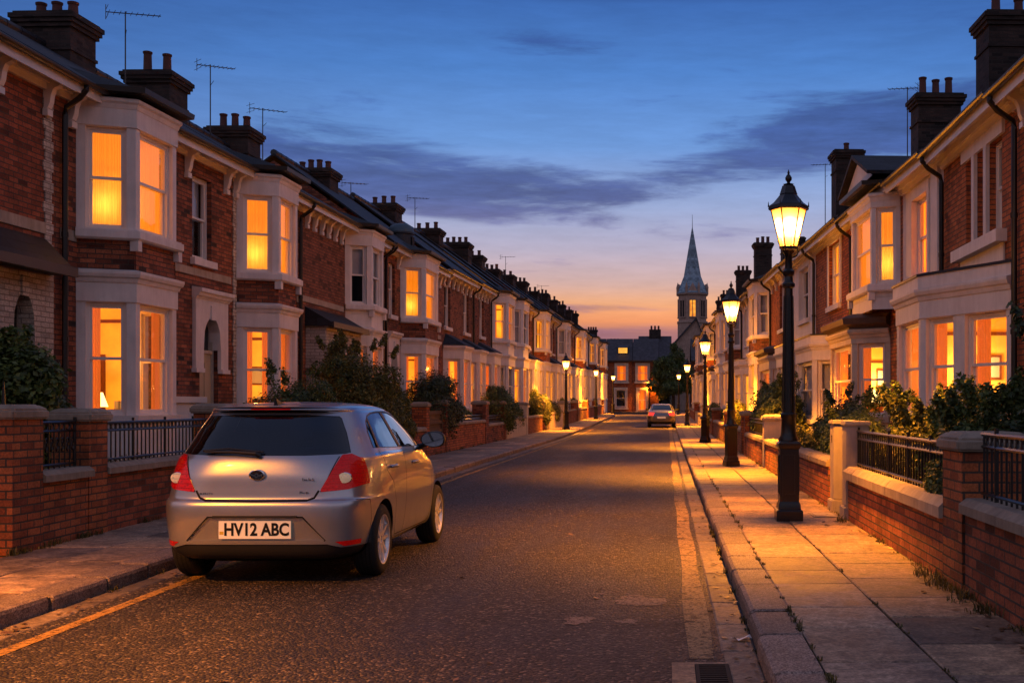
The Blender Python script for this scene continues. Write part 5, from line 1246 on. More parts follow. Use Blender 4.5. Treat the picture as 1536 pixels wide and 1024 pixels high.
class Shell:
    """car body skin: a stack of rounded plan outlines; panels are cut out of it along their real outlines"""
    def __init__(s, rows, nt=110, nu=260, dens=None):
        rows = np.array(rows, float); k = len(rows); x = np.arange(k)
        ts = np.linspace(0, k-1, nt)
        def pchip(y):
            d = np.diff(y); m = np.zeros(k); m[0], m[-1] = d[0], d[-1]
            for i in range(1, k-1): m[i] = 0 if d[i-1]*d[i] <= 0 else 2*d[i-1]*d[i]/(d[i-1]+d[i])
            i = np.minimum(ts.astype(int), k-2); h = ts - i
            return (2*h**3-3*h**2+1)*y[i] + (h**3-2*h**2+h)*m[i] + (-2*h**3+3*h**2)*y[i+1] + (h**3-h**2)*m[i+1]
        P = np.stack([pchip(rows[:,j]) for j in range(rows.shape[1])], 1)
        s.verts = []
        th = np.linspace(0, 2*np.pi, 1440, endpoint=False)
        c, sn = np.cos(th), np.sin(th)
        for z, w, yr, yf, nr, nf, sag_r, sag_f in P:
            yc = .5*(yr+yf); n = np.where(sn < 0, nr, nf)
            X = w*np.sign(c)*np.abs(c)**(2/n); Y = np.where(sn < 0, (yc-yr), (yf-yc))*np.sign(sn)*np.abs(sn)**(2/n) + yc
            Xc, Yc = np.append(X, X[0]), np.append(Y, Y[0])
            L = np.concatenate([[0], np.cumsum(np.hypot(np.diff(Xc), np.diff(Yc)))])
            q = np.linspace(0, L[-1], nu, endpoint=False)
            xi, yi = np.interp(q, L, Xc), np.interp(q, L, Yc)
            f = (yi-yc)/max(1e-6, (yf-yr)/2)
            zz = z - np.where(f < 0, sag_r, sag_f)*np.abs(f)**2.2
            s.verts.append(np.stack([xi, yi, zz], 1))
        V = np.concatenate(s.verts)
        F = [(i*nu+j, i*nu+(j+1) % nu, (i+1)*nu+(j+1) % nu, (i+1)*nu+j) for i in range(nt-1) for j in range(nu)]
        F.append(tuple((nt-1)*nu+j for j in range(nu)))
        me = bpy.data.meshes.new('shell'); me.from_pydata(V.tolist(), [], F)
        s.bm = bmesh.new(); s.bm.from_mesh(me); bpy.data.meshes.remove(me)
        s.lay = s.bm.faces.layers.int.new('reg'); s.bm.normal_update()
    def cut(s, poly, axis, ok, pad=.03):
        """cut the skin along a 2D outline; axis 'y' = outline in (x,z) seen from behind, 'x' = in (y,z) seen from the side"""
        i0, i1 = (0, 2) if axis == 'y' else (1, 2)
        a0, a1 = min(p[0] for p in poly)-pad, max(p[0] for p in poly)+pad; b0, b1 = min(p[1] for p in poly)-pad, max(p[1] for p in poly)+pad
        faces = [f for f in s.bm.faces if ok(f.calc_center_median()) and a0-.06 < f.calc_center_median()[i0] < a1+.06 and b0-.06 < f.calc_center_median()[i1] < b1+.06]
        for p, q in zip(poly, poly[1:] + poly[:1]):
            d = (q[0]-p[0], q[1]-p[1])
            no = Vector((d[1], 0, -d[0])) if axis == 'y' else Vector((0, d[1], -d[0]))
            co = Vector((p[0], 0, p[1])) if axis == 'y' else Vector((0, p[0], p[1]))
            lo0, hi0 = min(p[0],q[0])-.05, max(p[0],q[0])+.05; lo1, hi1 = min(p[1],q[1])-.05, max(p[1],q[1])+.05
            sel = [f for f in faces if f.is_valid and f.verts and any(lo0 < v.co[i0] < hi0 and lo1 < v.co[i1] < hi1 for v in f.verts)]
            if not sel: continue
            geom = list(set(sel) | {e for f in sel for e in f.edges} | {v for f in sel for v in f.verts})
            r = bmesh.ops.bisect_plane(s.bm, geom=geom, plane_co=co, plane_no=no, dist=1e-5)
            faces = [f for f in faces if f.is_valid] + [g for g in r['geom'] if isinstance(g, bmesh.types.BMFace)]
            faces = list(set(faces))
        return [f for f in faces if f.is_valid]
    def region(s, poly, axis, reg, ok, over=None):
        faces = s.cut(poly, axis, ok); i0, i1 = (0, 2) if axis == 'y' else (1, 2)
        n = len(poly)
        for f in set(faces):
            c = f.calc_center_median(); x, y = c[i0], c[i1]; ins = False
            for a in range(n):
                (x1, y1), (x2, y2) = poly[a], poly[(a+1) % n]
                if (y1 > y) != (y2 > y) and x < (x2-x1)*(y-y1)/(y2-y1) + x1: ins = not ins
            if ins and (over is None or f[s.lay] in over): f[s.lay] = reg
    def line(s, pts, w, axis, reg, ok, over=(0,)):
        for (a, b), (c, d) in zip(pts, pts[1:]):
            L = math.hypot(c-a, d-b); nx, ny = -(d-b)/L*w/2, (c-a)/L*w/2; ex, ey = (c-a)/L*w*.3, (d-b)/L*w*.3
            s.region([(a-ex+nx,b-ey+ny),(a-ex-nx,b-ey-ny),(c+ex-nx,d+ey-ny),(c+ex+nx,d+ey+ny)], axis, reg, ok, over)
    def finish(s):
        bmesh.ops.remove_doubles(s.bm, verts=s.bm.verts, dist=2e-5); s.bm.normal_update(); s.bm.verts.ensure_lookup_table()
        s.nrm = [v.normal.copy() for v in s.bm.verts]; s.bm.verts.index_update()
    def take(s, regs, name, mats, parent, off=0.0, walls=None, shift=(0,0,0), label=None, pick=None):
        """link the faces of some regions as one panel; off moves it along its normals, walls adds a rim back to the skin"""
        fs = [f for f in s.bm.faces if f[s.lay] in regs and (pick is None or pick(f.calc_center_median()))]
        if not fs: return None
        idx, V, N, F, mi = {}, [], [], [], []
        sh = Vector(shift)
        for f in fs:
            row = []
            for v in f.verts:
                if v.index not in idx:
                    idx[v.index] = len(V); V.append(v.co + s.nrm[v.index]*off + sh); N.append(s.nrm[v.index])
                row.append(idx[v.index])
            F.append(row); mi.append(min(regs.index(f[s.lay]), len(mats)-1))
        if walls is not None:
            inset = set(fs)
            for f in fs:
                for e in f.edges:
                    if any(g not in inset for g in e.link_faces) or len(e.link_faces) == 1:
                        a, b = e.verts; i = len(V)
                        for q in (a, b): V.append(q.co.copy()); N.append(s.nrm[q.index])
                        F.append([idx[a.index], idx[b.index], i+1, i]); mi.append(walls)
        me = bpy.data.meshes.new(name); me.from_pydata([tuple(v) for v in V], [], F)
        for m in mats: me.materials.append(m)
        me.polygons.foreach_set('material_index', mi); me.polygons.foreach_set('use_smooth', [True]*len(F)); me.update()
        me.normals_split_custom_set_from_vertices([tuple(n) for n in N])
        return link(me, name, parent, label)

def text_mesh(txt, size, depth, offset=0.0, sx=1.0):
    cu = bpy.data.curves.new('text', 'FONT'); cu.body = txt; cu.size = size; cu.extrude = depth; cu.offset = offset
    cu.align_x = 'CENTER'; cu.align_y = 'CENTER'; cu.resolution_u = 4
    o = bpy.data.objects.new('text', cu); C.objects.link(o)
    dg = bpy.context.evaluated_depsgraph_get(); me = bpy.data.meshes.new_from_object(o.evaluated_get(dg))
    bpy.data.objects.remove(o); bpy.data.curves.remove(cu)
    rot = Matrix.Rotation(R(90), 4, 'X') @ Matrix.Diagonal((sx,1,1,1))
    me.transform(rot); me.materials.clear(); return me

def wheel(parent, x, y, r=.315, side=1, w=.2, nspoke=5):
    hub = thing_part('wheel', parent, (x, y, r))
    t = MB()
    prof = [(r*.70,-w/2),(r*.86,-w/2-.004),(r*.955,-w/2+.012),(r,-w/2+.035),(r,w/2-.035),(r*.955,w/2-.012),(r*.86,w/2+.004),(r*.70,w/2)]
    n = 56; i = 0
    pts = [[(q[1]*side, q[0]*math.cos(2*math.pi*k/n), q[0]*math.sin(2*math.pi*k/n)) for k in range(n)] for q in prof]
    for a, b in zip(pts, pts[1:]):
        for k in range(n): t.face([a[k], a[(k+1) % n], b[(k+1) % n], b[k]], 0)
    # tread grooves
    for gx in (-.05,-.017,.017,.05):
        for k in range(n):
            a0, a1 = 2*math.pi*k/n, 2*math.pi*(k+1)/n
            t.face([(gx-.004, (r+.001)*math.cos(a0), (r+.001)*math.sin(a0)),(gx+.004,(r+.001)*math.cos(a0),(r+.001)*math.sin(a0)),(gx+.004,(r+.001)*math.cos(a1),(r+.001)*math.sin(a1)),(gx-.004,(r+.001)*math.cos(a1),(r+.001)*math.sin(a1))], 1)
    t.build('tyre', [M['tyre'], M['panel_gap']], hub, 40, True)
    g = MB(); xo = side*(w/2-.012)
    def ring(r0, x0, r1, x1, m=0):
        for k in range(n):
            a0, a1 = 2*math.pi*k/n, 2*math.pi*(k+1)/n
            g.face([(x0,r0*math.cos(a0),r0*math.sin(a0)),(x0,r0*math.cos(a1),r0*math.sin(a1)),(x1,r1*math.cos(a1),r1*math.sin(a1)),(x1,r1*math.cos(a0),r1*math.sin(a0))], m)
    ring(r*.71, side*(w/2), r*.67, xo+side*.008); ring(r*.67, xo+side*.008, r*.63, xo-side*.02); ring(r*.63, xo-side*.02, r*.62, -side*w*.3); ring(r*.62, xo-side*.09, .001, xo-side*.09, 1)
    ring(r*.2, xo-side*.03, .001, xo-side*.012)
    for k in range(nspoke):
        for dd in (-.13, .13):
            a = 2*math.pi*(k+.25)/nspoke
            def P(rr, off, xx): return (xx, rr*math.cos(a)-off*math.sin(a), rr*math.sin(a)+off*math.cos(a))
            o0, o1 = dd*.12, dd*.42*r/.315
            p = [P(r*.1,o0-.022,xo-side*.06),P(r*.1,o0+.022,xo-side*.06),P(r*.66,o1+.016,xo-side*.04),P(r*.66,o1-.016,xo-side*.04),
                 P(r*.1,o0-.018,xo-side*.012),P(r*.1,o0+.018,xo-side*.012),P(r*.66,o1+.012,xo-side*.002),P(r*.66,o1-.012,xo-side*.002)]
            g.solid(p, 0)
    g.build('rim', [M['alloy'], M['panel_gap']], hub, 35)
    return hub
def thing_part(name, parent, loc):
    o = bpy.data.objects.new(name, None); C.objects.link(o); o.parent = parent; o.location = loc; o.empty_display_size = .1; return o

def car_common(root, S, paint, wheels, r):
    for y in wheels:
        for sd in (-1, 1): wheel(root, sd*(S.hw-.115), y, r, sd)
    u = MB()
    for y in wheels:
        for sd in (-1, 1):   # dark arch tubs
            n = 20; R0 = r + .046; xo, xi = sd*(S.hw-.035), sd*(S.hw-.32)
            for k in range(n):
                a0, a1 = math.pi*.98*k/n + .03, math.pi*.98*(k+1)/n + .03
                u.face([(xo,y+R0*math.cos(a0),r+R0*math.sin(a0)),(xo,y+R0*math.cos(a1),r+R0*math.sin(a1)),(xi,y+R0*math.cos(a1),r+R0*math.sin(a1)),(xi,y+R0*math.cos(a0),r+R0*math.sin(a0))])
                u.face([(xi,y+R0*math.cos(a0),r+R0*math.sin(a0)),(xi,y+R0*math.cos(a1),r+R0*math.sin(a1)),(xi,y,r)])
    u.box(-.62,.62,-1.7,1.7,.21,.25); u.build('underbody', M['trim_black'], root)

def make_hatchback():
    root = thing('parked_car', 'silver five-door hatchback with red tail lamps and plate HV12 ABC parked by the kerb', 'car', (-3.40, 11.38, 0)); root.scale = (1.045,1,1)
    rows = [ # z, half width, rear y, front y, corner roundness rear, front, roof sag rear, front
        (.205,.70,-1.86,1.86,7,4,0,0),(.25,.785,-1.925,1.93,7,4,0,0),(.32,.825,-1.95,1.95,7,4,0,0),(.44,.845,-1.962,1.97,7,3.6,0,0),
        (.57,.857,-1.97,1.97,7,3.3,0,0),(.665,.862,-1.966,1.95,7,3.3,0,0),(.705,.862,-1.950,1.93,7,3.3,0,0),(.725,.862,-1.925,1.92,6.6,3.3,0,0),
        (.80,.862,-1.915,1.86,6,3.2,0,0),(.90,.858,-1.905,1.72,5.4,3.2,0,0),(.965,.852,-1.89,1.45,5,3.3,0,0),(1.04,.838,-1.865,1.2,4.6,3.5,0,0),(1.09,.812,-1.84,1.06,4.4,3.8,0,0),
        (1.18,.765,-1.775,.88,4.3,4,0,0),(1.30,.705,-1.685,.66,4.3,4,0,.01),(1.40,.652,-1.60,.45,4.2,4,0,.02),(1.445,.625,-1.565,.33,4.2,4,0,.03),
        (1.456,.612,-1.60,.28,4.2,4,0,.03),(1.470,.605,-1.615,.26,4,4,.004,.04),(1.488,.585,-1.59,.2,4,4,.012,.05),(1.508,.53,-1.50,.06,3.6,3.4,.022,.05),(1.522,.42,-1.30,-.12,3.2,3,.025,.04),(1.532,.22,-1.0,-.3,2.6,2.6,.012,.01),(1.535,.04,-.75,-.55,2,2,0,0)]
    S = Shell(rows); S.hw = .862
    rear = lambda c: c.y < -1.35; rt = lambda c: c.x > .45; lf = lambda c: c.x < -.45
    wr, wf, rad = -1.235, 1.215, .315
    mir = lambda P: [(-x, z) for x, z in P]
    # 1 glass rear, 2 side glass, 3 windscreen, 4 gaps, 5 right lamp, 6 left lamp, 7 plate recess, 8 valance, 9 reflectors, 10 gone (arches), 11 window surround
    for yy in (wr, wf):
        P = [(yy+.362*math.cos(a), rad+.362*math.sin(a)) for a in [2*math.pi*k/28 for k in range(28)]]
        for ok in (rt, lf): S.region(P, 'x', 10, ok)
    sg = [(-1.30,1.125),(-1.235,1.27),(-1.14,1.36),(-1.02,1.41),(-.86,1.436),(-.62,1.447),(-.40,1.448),(-.18,1.436),(.0,1.405),(.16,1.35),(.34,1.255),(.52,1.135),(.57,1.095),(.4,1.088),(-.3,1.10)]
    inn = lambda P, d: [(sum(p[0] for p in P)/len(P)*0 + x*(1-d) + d*(-.4), z + d*(1.24-z)*1.6) for x, z in P]
    for ok in (rt, lf):
        S.region(sg, 'x', 11, ok, (0,)); S.region(inn(sg, .035), 'x', 2, ok, (11,))
        S.line([(-.43,1.05),(-.47,1.46)], .085, 'x', 11, ok, (2,)); S.line([(-1.16,1.09),(-1.03,1.43)], .04, 'x', 11, ok, (2,)); S.line([(.33,1.06),(.33,1.3)], .03, 'x', 11, ok, (2,))
        S.line([(-.43,1.085),(-.42,.62),(-.45,.31)], .009, 'x', 4, ok)
        S.line([(-1.20,1.10),(-1.12,.92),(-.92,.80),(-.83,.62),(-.80,.36),(-.74,.305),(.66,.29),(.78,.36),(.82,.60),(.80,1.0)], .009, 'x', 4, ok)
        S.line([(-1.80,.712),(-1.62,.70),(-1.58,.52),(-1.60,.4)], .007, 'x', 4, ok)
        S.line([(-1.32,1.07),(-1.0,1.078),(.5,1.062)], .018, 'x', 12, ok)
    S.line([(-.75,.272),(.7,.262)], .012, 'x', 12, rt); S.line([(-.75,.272),(.7,.262)], .012, 'x', 12, lf)
    win = [(-.675,1.10),(-.61,1.27),(-.55,1.39),(-.53,1.408),(-.3,1.42),(.3,1.42),(.53,1.408),(.55,1.39),(.61,1.27),(.675,1.10),(.64,1.09),(.35,1.08),(-.35,1.08),(-.64,1.09)]
    S.region(win, 'y', 1, rear, (0,))
    lamp = [(.625,1.082),(.68,1.088),(.735,1.055),(.90,1.02),(.90,.87),(.70,.80),(.505,.782),(.50,.80),(.56,.92)]
    lim = lambda c: c.y < -1.57 and c.x > 0; limL = lambda c: c.y < -1.57 and c.x < 0
    S.cut([(-1.57,.75),(-1.57,1.12),(-1.572,1.12),(-1.572,.75)], 'x', lambda c: abs(c.x) > .6)
    S.region(lamp, 'y', 5, lim, (0, 4)); S.region(mir(lamp), 'y', 6, limL, (0, 4))
    S.line([(-.485,.79),(-.455,.735),(-.40,.714),(0,.708),(.40,.714),(.455,.735),(.485,.79)], .017, 'y', 4, rear)  # tailgate seam, widened to paint in the bumper ledge's shadow line
    S.line([(.50,.785),(.545,.88),(.61,1.07)], .008, 'y', 4, rear, (0,)); S.line(mir([(.50,.785),(.545,.88),(.61,1.07)]), .008, 'y', 4, rear, (0,))
    rec = [(-.375,.57),(.375,.57),(.545,.385),(-.545,.385)]
    S.region(rec, 'y', 7, rear, (0,))
    S.line([(-.545,.383),(-.375,.578),(.375,.578),(.545,.383)], .014, 'y', 4, rear, (0,))
    val = [(-.56,.352),(.56,.352),(.66,.322),(1,.322),(1,.1),(-1,.1),(-1,.322),(-.66,.322)]
    S.region(val, 'y', 8, lambda c: c.y < -1.58, (0,))
    for sg_ in (1, -1):
        P = [(sg_*.62,.372),(sg_*.80,.378),(sg_*.80,.340),(sg_*.68,.332)]
        S.region(P, 'y', 9, lambda c: c.y < -1.72, (0, 8))
    fr = lambda c: c.y > .1
    S.region([(-.62,1.09),(-.52,1.44),(.52,1.44),(.62,1.09)], 'y', 3, fr, (0,))
    S.line([(-.34,1.476),(.34,1.476)], .001, 'y', 4, lambda c: False)
    S.finish()
    body = S.take([0, 4, 12], 'body', [M['car_silver'], M['panel_gap'], M['chrome']], root)
    for nm in (rt, lf): S.take([11], 'window_surround', [M['trim_black']], root, -.002, pick=nm)
    S.take([8], 'valance', [M['trim_black']], root, -.012, 0)
    S.take([7], 'plate_recess', [M['car_silver']], root, 0, 0, (0,.024,0))
    rg = S.take([1], 'rear_window', [M['car_glass']], root, -.003)
    for sd, nm in ((1, rt), (-1, lf)): S.take([2], 'side_window', [M['car_glass']], root, -.006, None, pick=nm)
    S.take([3], 'windscreen', [M['car_glass']], root, -.003)
    ln = MB()
    S.take([0, 4, 12, 11], 'cabin_lining', [M['seat']], root, -.03, None, pick=lambda c: c.z > .5)
    for sd, rgn in ((1, 5), (-1, 6)):
        tl = S.take([rgn], 'tail_lamp', [M['lens_red']], root, .007, 0)
        d = MB(); cx, cz = sd*.672, .895
        ys = min((v.co.y for v in S.bm.verts if abs(v.co.x-cx) < .04 and abs(v.co.z-cz) < .04 and v.co.y < 0), default=-1.86)
        for k in range(24):
            a0, a1 = 2*math.pi*k/24, 2*math.pi*(k+1)/24
            e = lambda a, q, dy: (cx+q*.058*math.cos(a), ys-dy+abs(q*.058*math.cos(a)+.02)*.25+.012, cz+q*.048*math.sin(a))
            d.face([e(a0,1,.012),e(a1,1,.012),e(a1,.9,.022),e(a0,.9,.022)], 1); d.face([e(a0,.9,.022),e(a1,.9,.022),e(a1,.55,.026),e(a0,.55,.026)]); d.face([e(a0,.55,.026),e(a1,.55,.026),e(a1,0,.03),e(a0,0,.03)])
        d.build('reversing_lamp', [M['lens_clear'], M['chrome']], tl, 30, True)
        S.take([9], 'rear_reflector', [M['lens_red']], root, .004, 0, pick=(lambda c, q=sd: c.x*q > 0))
    # number plate
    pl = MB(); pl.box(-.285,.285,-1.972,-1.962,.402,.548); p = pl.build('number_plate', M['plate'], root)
    tm = text_mesh('HV12 ABC', .142, .0015, .0042, .80); tm.materials.append(M['panel_gap']); tm.transform(Matrix.Translation((.014,-1.9745,.474))); link(tm, 'plate_lettering', p)
    b = MB(); b.box(-.278,-.246,-1.9735,-1.9715,.436,.462); b.build('plate_band', M['plate_yellow'], p)
    h = MB(); h.box(-.33,.33,-1.985,-1.955,.572,.592); h.build('plate_lamp_housing', M['trim_black'], root)
    # oval winged badge
    bd = MB(); n = 36; by = -1.921; bz = .925
    def ov(k, q, y): a = 2*math.pi*k/n; return (q*.064*math.cos(a), y, bz+q*.046*math.sin(a))
    for k in range(n):
        bd.face([ov(k,1,by+.02),ov(k+1,1,by+.02),ov(k+1,1,by-.004),ov(k,1,by-.004)]); bd.face([ov(k,1,by-.004),ov(k+1,1,by-.004),ov(k+1,.84,by-.007),ov(k,.84,by-.007)]); bd.face([ov(k,.84,by-.007),ov(k+1,.84,by-.007),ov(k+1,0,by-.004),ov(k,0,by-.004)], 1)
    for sd in (-1, 1):
        bd.face([(sd*.008,by-.008,bz-.004),(sd*.05,by-.008,bz+.012),(sd*.046,by-.008,bz-.002),(sd*.012,by-.008,bz-.016)])
    for k in range(12):
        a0, a1 = 2*math.pi*k/12, 2*math.pi*(k+1)/12; q = lambda a, r: (r*math.cos(a), by-.009, bz-.004+r*1.1*math.sin(a))
        bd.face([q(a0,.017),q(a1,.017),q(a1,.009),q(a0,.009)])
    bd.build('badge', [M['chrome'], M['badge_blue']], root)
    def script_badge(x, z, w, hgt, y, seed):
        r_ = random.Random(seed); m = MB(); u = x
        while u < x + w:
            a = hgt*r_.uniform(.25,.45)
            m.box(u, u+.005, y, y+.006, z, z+hgt*r_.choice((.6,.65,1))); 
            if r_.random() < .8: m.box(u+.005, u+.005+a, y+.001, y+.006, z+hgt*r_.choice((0,.28,.52)), z+hgt*r_.choice((.12,.4,.62))+.003)
            u += a + .008
        m.build('script_badge', M['chrome'], root)
    script_badge(.36,.875,.085,.024,-1.9175,3); script_badge(.34,.77,.075,.02,-1.924,5); script_badge(-.455,.762,.10,.024,-1.921,8)
    bl = MB(); bl.box(-.15,.17,-1.622,-1.56,1.462,1.474); bl.build('high_brake_lamp', M['lens_red'], root)
    # wiper
    w = MB(); w.path([(0,-1.868,1.082),(-.02,-1.885,1.098),(-.2,-1.875,1.112),(-.44,-1.848,1.112)], [.022,.02,.013,.007], 8); w.path([(.03,-1.85,1.11),(-.25,-1.842,1.138),(-.46,-1.828,1.12)], .009, 6)
    w.build('rear_wiper', M['trim_black'], root, 40)
    a = MB(); a.solid([(-.018,-1.46,1.50),(.018,-1.46,1.50),(.022,-1.28,1.515),(-.022,-1.28,1.515),(-.006,-1.475,1.565),(.006,-1.475,1.565),(.012,-1.31,1.522),(-.012,-1.31,1.522)]); a.build('roof_aerial', M['trim_black'], root)
    for sd in (-1, 1):
        m = MB(); yy, zz = .40, 1.14   # door mirror: shell with a flat glass facing back
        mm = bpy.data.meshes.new('door_mirror'); bmm = bmesh.new(); bmesh.ops.create_uvsphere(bmm, u_segments=20, v_segments=14, radius=1)
        for v in bmm.verts:
            x, y, z = v.co; y = max(y, -.35); f = 1-.12*x*sd
            v.co = (sd*.945 + x*.122, yy + y*.10, zz + .012 + (abs(z)**.8*math.copysign(1,z))*.083*(1+.12*x*sd))
        bmm.to_mesh(mm); bmm.free(); mm.materials.append(M['trim_black']); box_uv(mm); shade(mm, 35)
        mo = link(mm, 'door_mirror', root)
        m.path([(sd*.775,yy+.10,1.07),(sd*.80,yy+.08,1.075),(sd*.87,yy+.03,1.10)], [.035,.03,.022], 8); m.path([(sd*.80,yy+.09,1.045),(sd*.80,yy+.09,1.10)], .03, 6); m.build('mirror_arm', M['trim_black'], mo, 40)
        g = MB(); pts = []
        for k in range(20):
            a = 2*math.pi*k/20; x, z = math.cos(a)*.9, math.sin(a)*.88
            pts.append((sd*.945+x*.118, yy-.0365, zz+.012+abs(z)**.8*math.copysign(1,z)*.08*(1+.12*x*sd)))
        g.face(pts); g.build('mirror_glass', M['chrome_dark'], mo)
        for y in (-.93, -.06):
            hd = MB(); hd.path([(sd*.858,y-.09,.945),(sd*.878,y-.07,.948),(sd*.882,y,.95),(sd*.878,y+.07,.948),(sd*.858,y+.09,.945)], [.012,.016,.017,.016,.012], 10); hd.build('door_handle', M['car_silver'], root, 50)
    for x in (-.37, .37):
        st = MB(); st.box(x-.23,x+.23,-.45,-.28,.6,1.14); st.box(x-.13,x+.13,-.43,-.34,1.17,1.36); st.box(x-.05,x+.05,-.4,-.37,1.1,1.2)
        st.build('front_seat', M['seat'], root)
    st = MB(); st.box(-.6,.6,-1.25,-1.1,.55,1.10)
    for x in (-.36, .36): st.box(x-.13,x+.13,-1.2,-1.12,1.12,1.26)
    st.build('rear_seat', M['seat'], root)
    db = MB(); db.box(-.6,.6,.6,.95,.6,1.05); db.build('dashboard', M['seat'], root)
    car_common(root, S, M['car_silver'], (wr, wf), rad); S.bm.free()
    return root
M['chrome_dark'] = m_plain('mirror_glass', (.25,.28,.33,1), .05, 1.0)

def make_saloon(loc):
    root = thing('parked_car', 'small distant grey saloon with glowing red tail lamps parked by the right pavement', 'car', loc)
    rows = [(.2,.7,-2.1,2.1,6,4,0,0),(.3,.84,-2.2,2.2,6,4,0,0),(.5,.875,-2.24,2.24,6,3.5,0,0),(.66,.88,-2.24,2.22,6,3.3,0,0),(.8,.878,-2.2,2.0,5,3.2,0,0),(.92,.868,-2.14,1.7,4.6,3.3,0,0),
            (.985,.855,-2.02,1.4,4.2,3.4,0,0),(1.01,.835,-1.86,1.25,4.2,3.5,0,0),(1.04,.80,-1.72,1.12,4.2,3.6,0,0),(1.18,.73,-1.45,.82,4.2,4,0,0),(1.34,.645,-1.12,.45,4,4,0,0),(1.40,.59,-.98,.25,3.8,3.8,0,0),(1.43,.5,-.85,.1,3.2,3.2,0,0),(1.445,.25,-.6,-.1,2.6,2.6,0,0),(1.45,.04,-.4,-.3,2,2,0,0)]
    S = Shell(rows, 70, 160); S.hw = .88
    rear = lambda c: c.y < -.8; rt = lambda c: c.x > .45; lf = lambda c: c.x < -.45
    for yy in (-1.3, 1.35):
        P = [(yy+.365*math.cos(a), .32+.365*math.sin(a)) for a in [2*math.pi*k/20 for k in range(20)]]
        for ok in (rt, lf): S.region(P, 'x', 10, ok)
    S.region([(-.62,1.05),(-.50,1.375),(.50,1.375),(.62,1.05)], 'y', 1, rear, (0,))
    S.region([(-.62,1.05),(-.5,1.375),(.5,1.375),(.62,1.05)], 'y', 3, lambda c: c.y > .1, (0,))
    sg = [(-1.35,1.06),(-1.0,1.33),(-.5,1.385),(0,1.385),(.3,1.33),(.85,1.06)]
    for ok in (rt, lf): S.region(sg, 'x', 2, ok, (0,))
    lamp = [(.42,.90),(.9,.93),(.9,.73),(.50,.72)]
    S.region(lamp, 'y', 5, lambda c: c.y < -1.85 and c.x > 0, (0,)); S.region([(-x, z) for x, z in lamp], 'y', 6, lambda c: c.y < -1.85 and c.x < 0, (0,))
    S.region([(-.9,.36),(.9,.36),(.9,.15),(-.9,.15)], 'y', 8, lambda c: c.y < -1.8, (0,))
    S.line([(-.45,.70),(.45,.70)], .012, 'y', 4, rear)
    S.finish()
    S.take([0, 4], 'body', [M['car_grey'], M['panel_gap']], root); S.take([8], 'valance', [M['trim_black']], root)
    S.take([1], 'rear_window', [M['car_glass']], root, -.003); S.take([3], 'windscreen', [M['car_glass']], root, -.003)
    for nm in (rt, lf): S.take([2], 'side_window', [M['car_glass']], root, -.004, pick=nm)
    for g in (5, 6): S.take([g], 'tail_lamp', [M['lens_lit']], root, .006, 0)
    S.take([0], 'cabin_lining', [M['seat']], root, -.03, pick=lambda c: c.z > .5)
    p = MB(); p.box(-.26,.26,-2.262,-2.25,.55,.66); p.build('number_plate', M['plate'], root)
    for sd in (-1, 1):
        m = MB(); m.box(sd*.93-.09,sd*.93+.09,.55,.66,1.02,1.14); m.build('door_mirror', M['trim_black'], root)
    car_common(root, S, M['car_grey'], (-1.3, 1.35), .32); S.bm.free()
    return root
# ------------------------------------------------------------------ the end of the street and the church
def end_house(x0, x1, label, lit, wall, dorm=False, chim=None):
    z = zg(140); t = thing('terraced_house', label, 'house', (x0, 140, z), 0, 'houses facing down the street'); W = x1-x0
    F, _ = frame((W,0),(0,0)); F2 = lambda u, z_, d=0.0: (u, -d, z_); hs = []
    for (a, b, c, e, l) in lit: hs.append((a, b, c, e, .1))
    m = MB(); m.wall(F2, 0, W, -.5, 6.4, hs, 0, .1); m.box(0,W,.3,7,-.5,6.35,0,skip='f'); m.build('wall', M[wall], t)
    r = MB(); r.solid([(0,-.35,6.35),(W,-.35,6.35),(W,4,9.2),(0,4,9.2),(0,-.35,6.43),(W,-.35,6.43),(W,4,9.3),(0,4,9.3)]); r.solid([(0,4,9.2),(W,4,9.2),(W,8.3,6.3),(0,8.3,6.3),(0,4,9.3),(W,4,9.3),(W,8.3,6.4),(0,8.3,6.4)])
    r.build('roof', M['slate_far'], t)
    m = MB(); m.box(0,W,-.4,-.3,6.22,6.4); m.build('gutter', M['gutter'], t)
    for (a, b, c, e, l) in lit:
        hole = (a, b, c, e, .1)
        w = sash(F2, hole, t, 0, cover='curtain' if l else None); q = MB(); q.fbox(F2, a-.3, b+.3, c-.3, e+.2, -1.4, -.26, 0, skip='f'); q.build('room', M[l] if l else M['dark'], w)
        s = MB(); s.fbox(F2, a-.25, a-.01, c-.1, e+.3, .002, .1); s.fbox(F2, b+.01, b+.25, c-.1, e+.3, .002, .1); s.fbox(F2, a, b, e+.01, e+.3, .002, .09); s.fbox(F2, a-.35, b+.35, c-.3, c-.101, .002, .35); s.build('surround', M['cream'], w)
    if dorm:
        m = MB(); m.solid([(W*.45,.9,7.2),(W*.45+1.3,.9,7.2),(W*.45+1.3,2.6,7.7),(W*.45,2.6,7.7),(W*.45,.9,8.1),(W*.45+1.3,.9,8.1),(W*.45+1.3,2.6,8.4),(W*.45,2.6,8.4)], 0); d = m.build('dormer', M['lead'], t); q = MB(); q.face([(W*.45+.1,.89,7.35),(W*.45+1.2,.89,7.35),(W*.45+1.2,.89,8.0),(W*.45+.1,.89,8.0)]); q.build('pane', M['room_gold'], d)
    if chim:
        m = MB(); m.box(chim-.6,chim+.6,3.4,4.6,8.2,10.2); m.box(chim-.7,chim+.7,3.3,4.7,10.201,10.4); c = m.build('chimney', M['brick_grey'], t)
        for k in range(4): p = MB(); p.lathe([(.12,10.4),(.11,10.8)], 8, (chim-.45+k*.3,4)); p.build('chimney_pot', M['pot'], c)
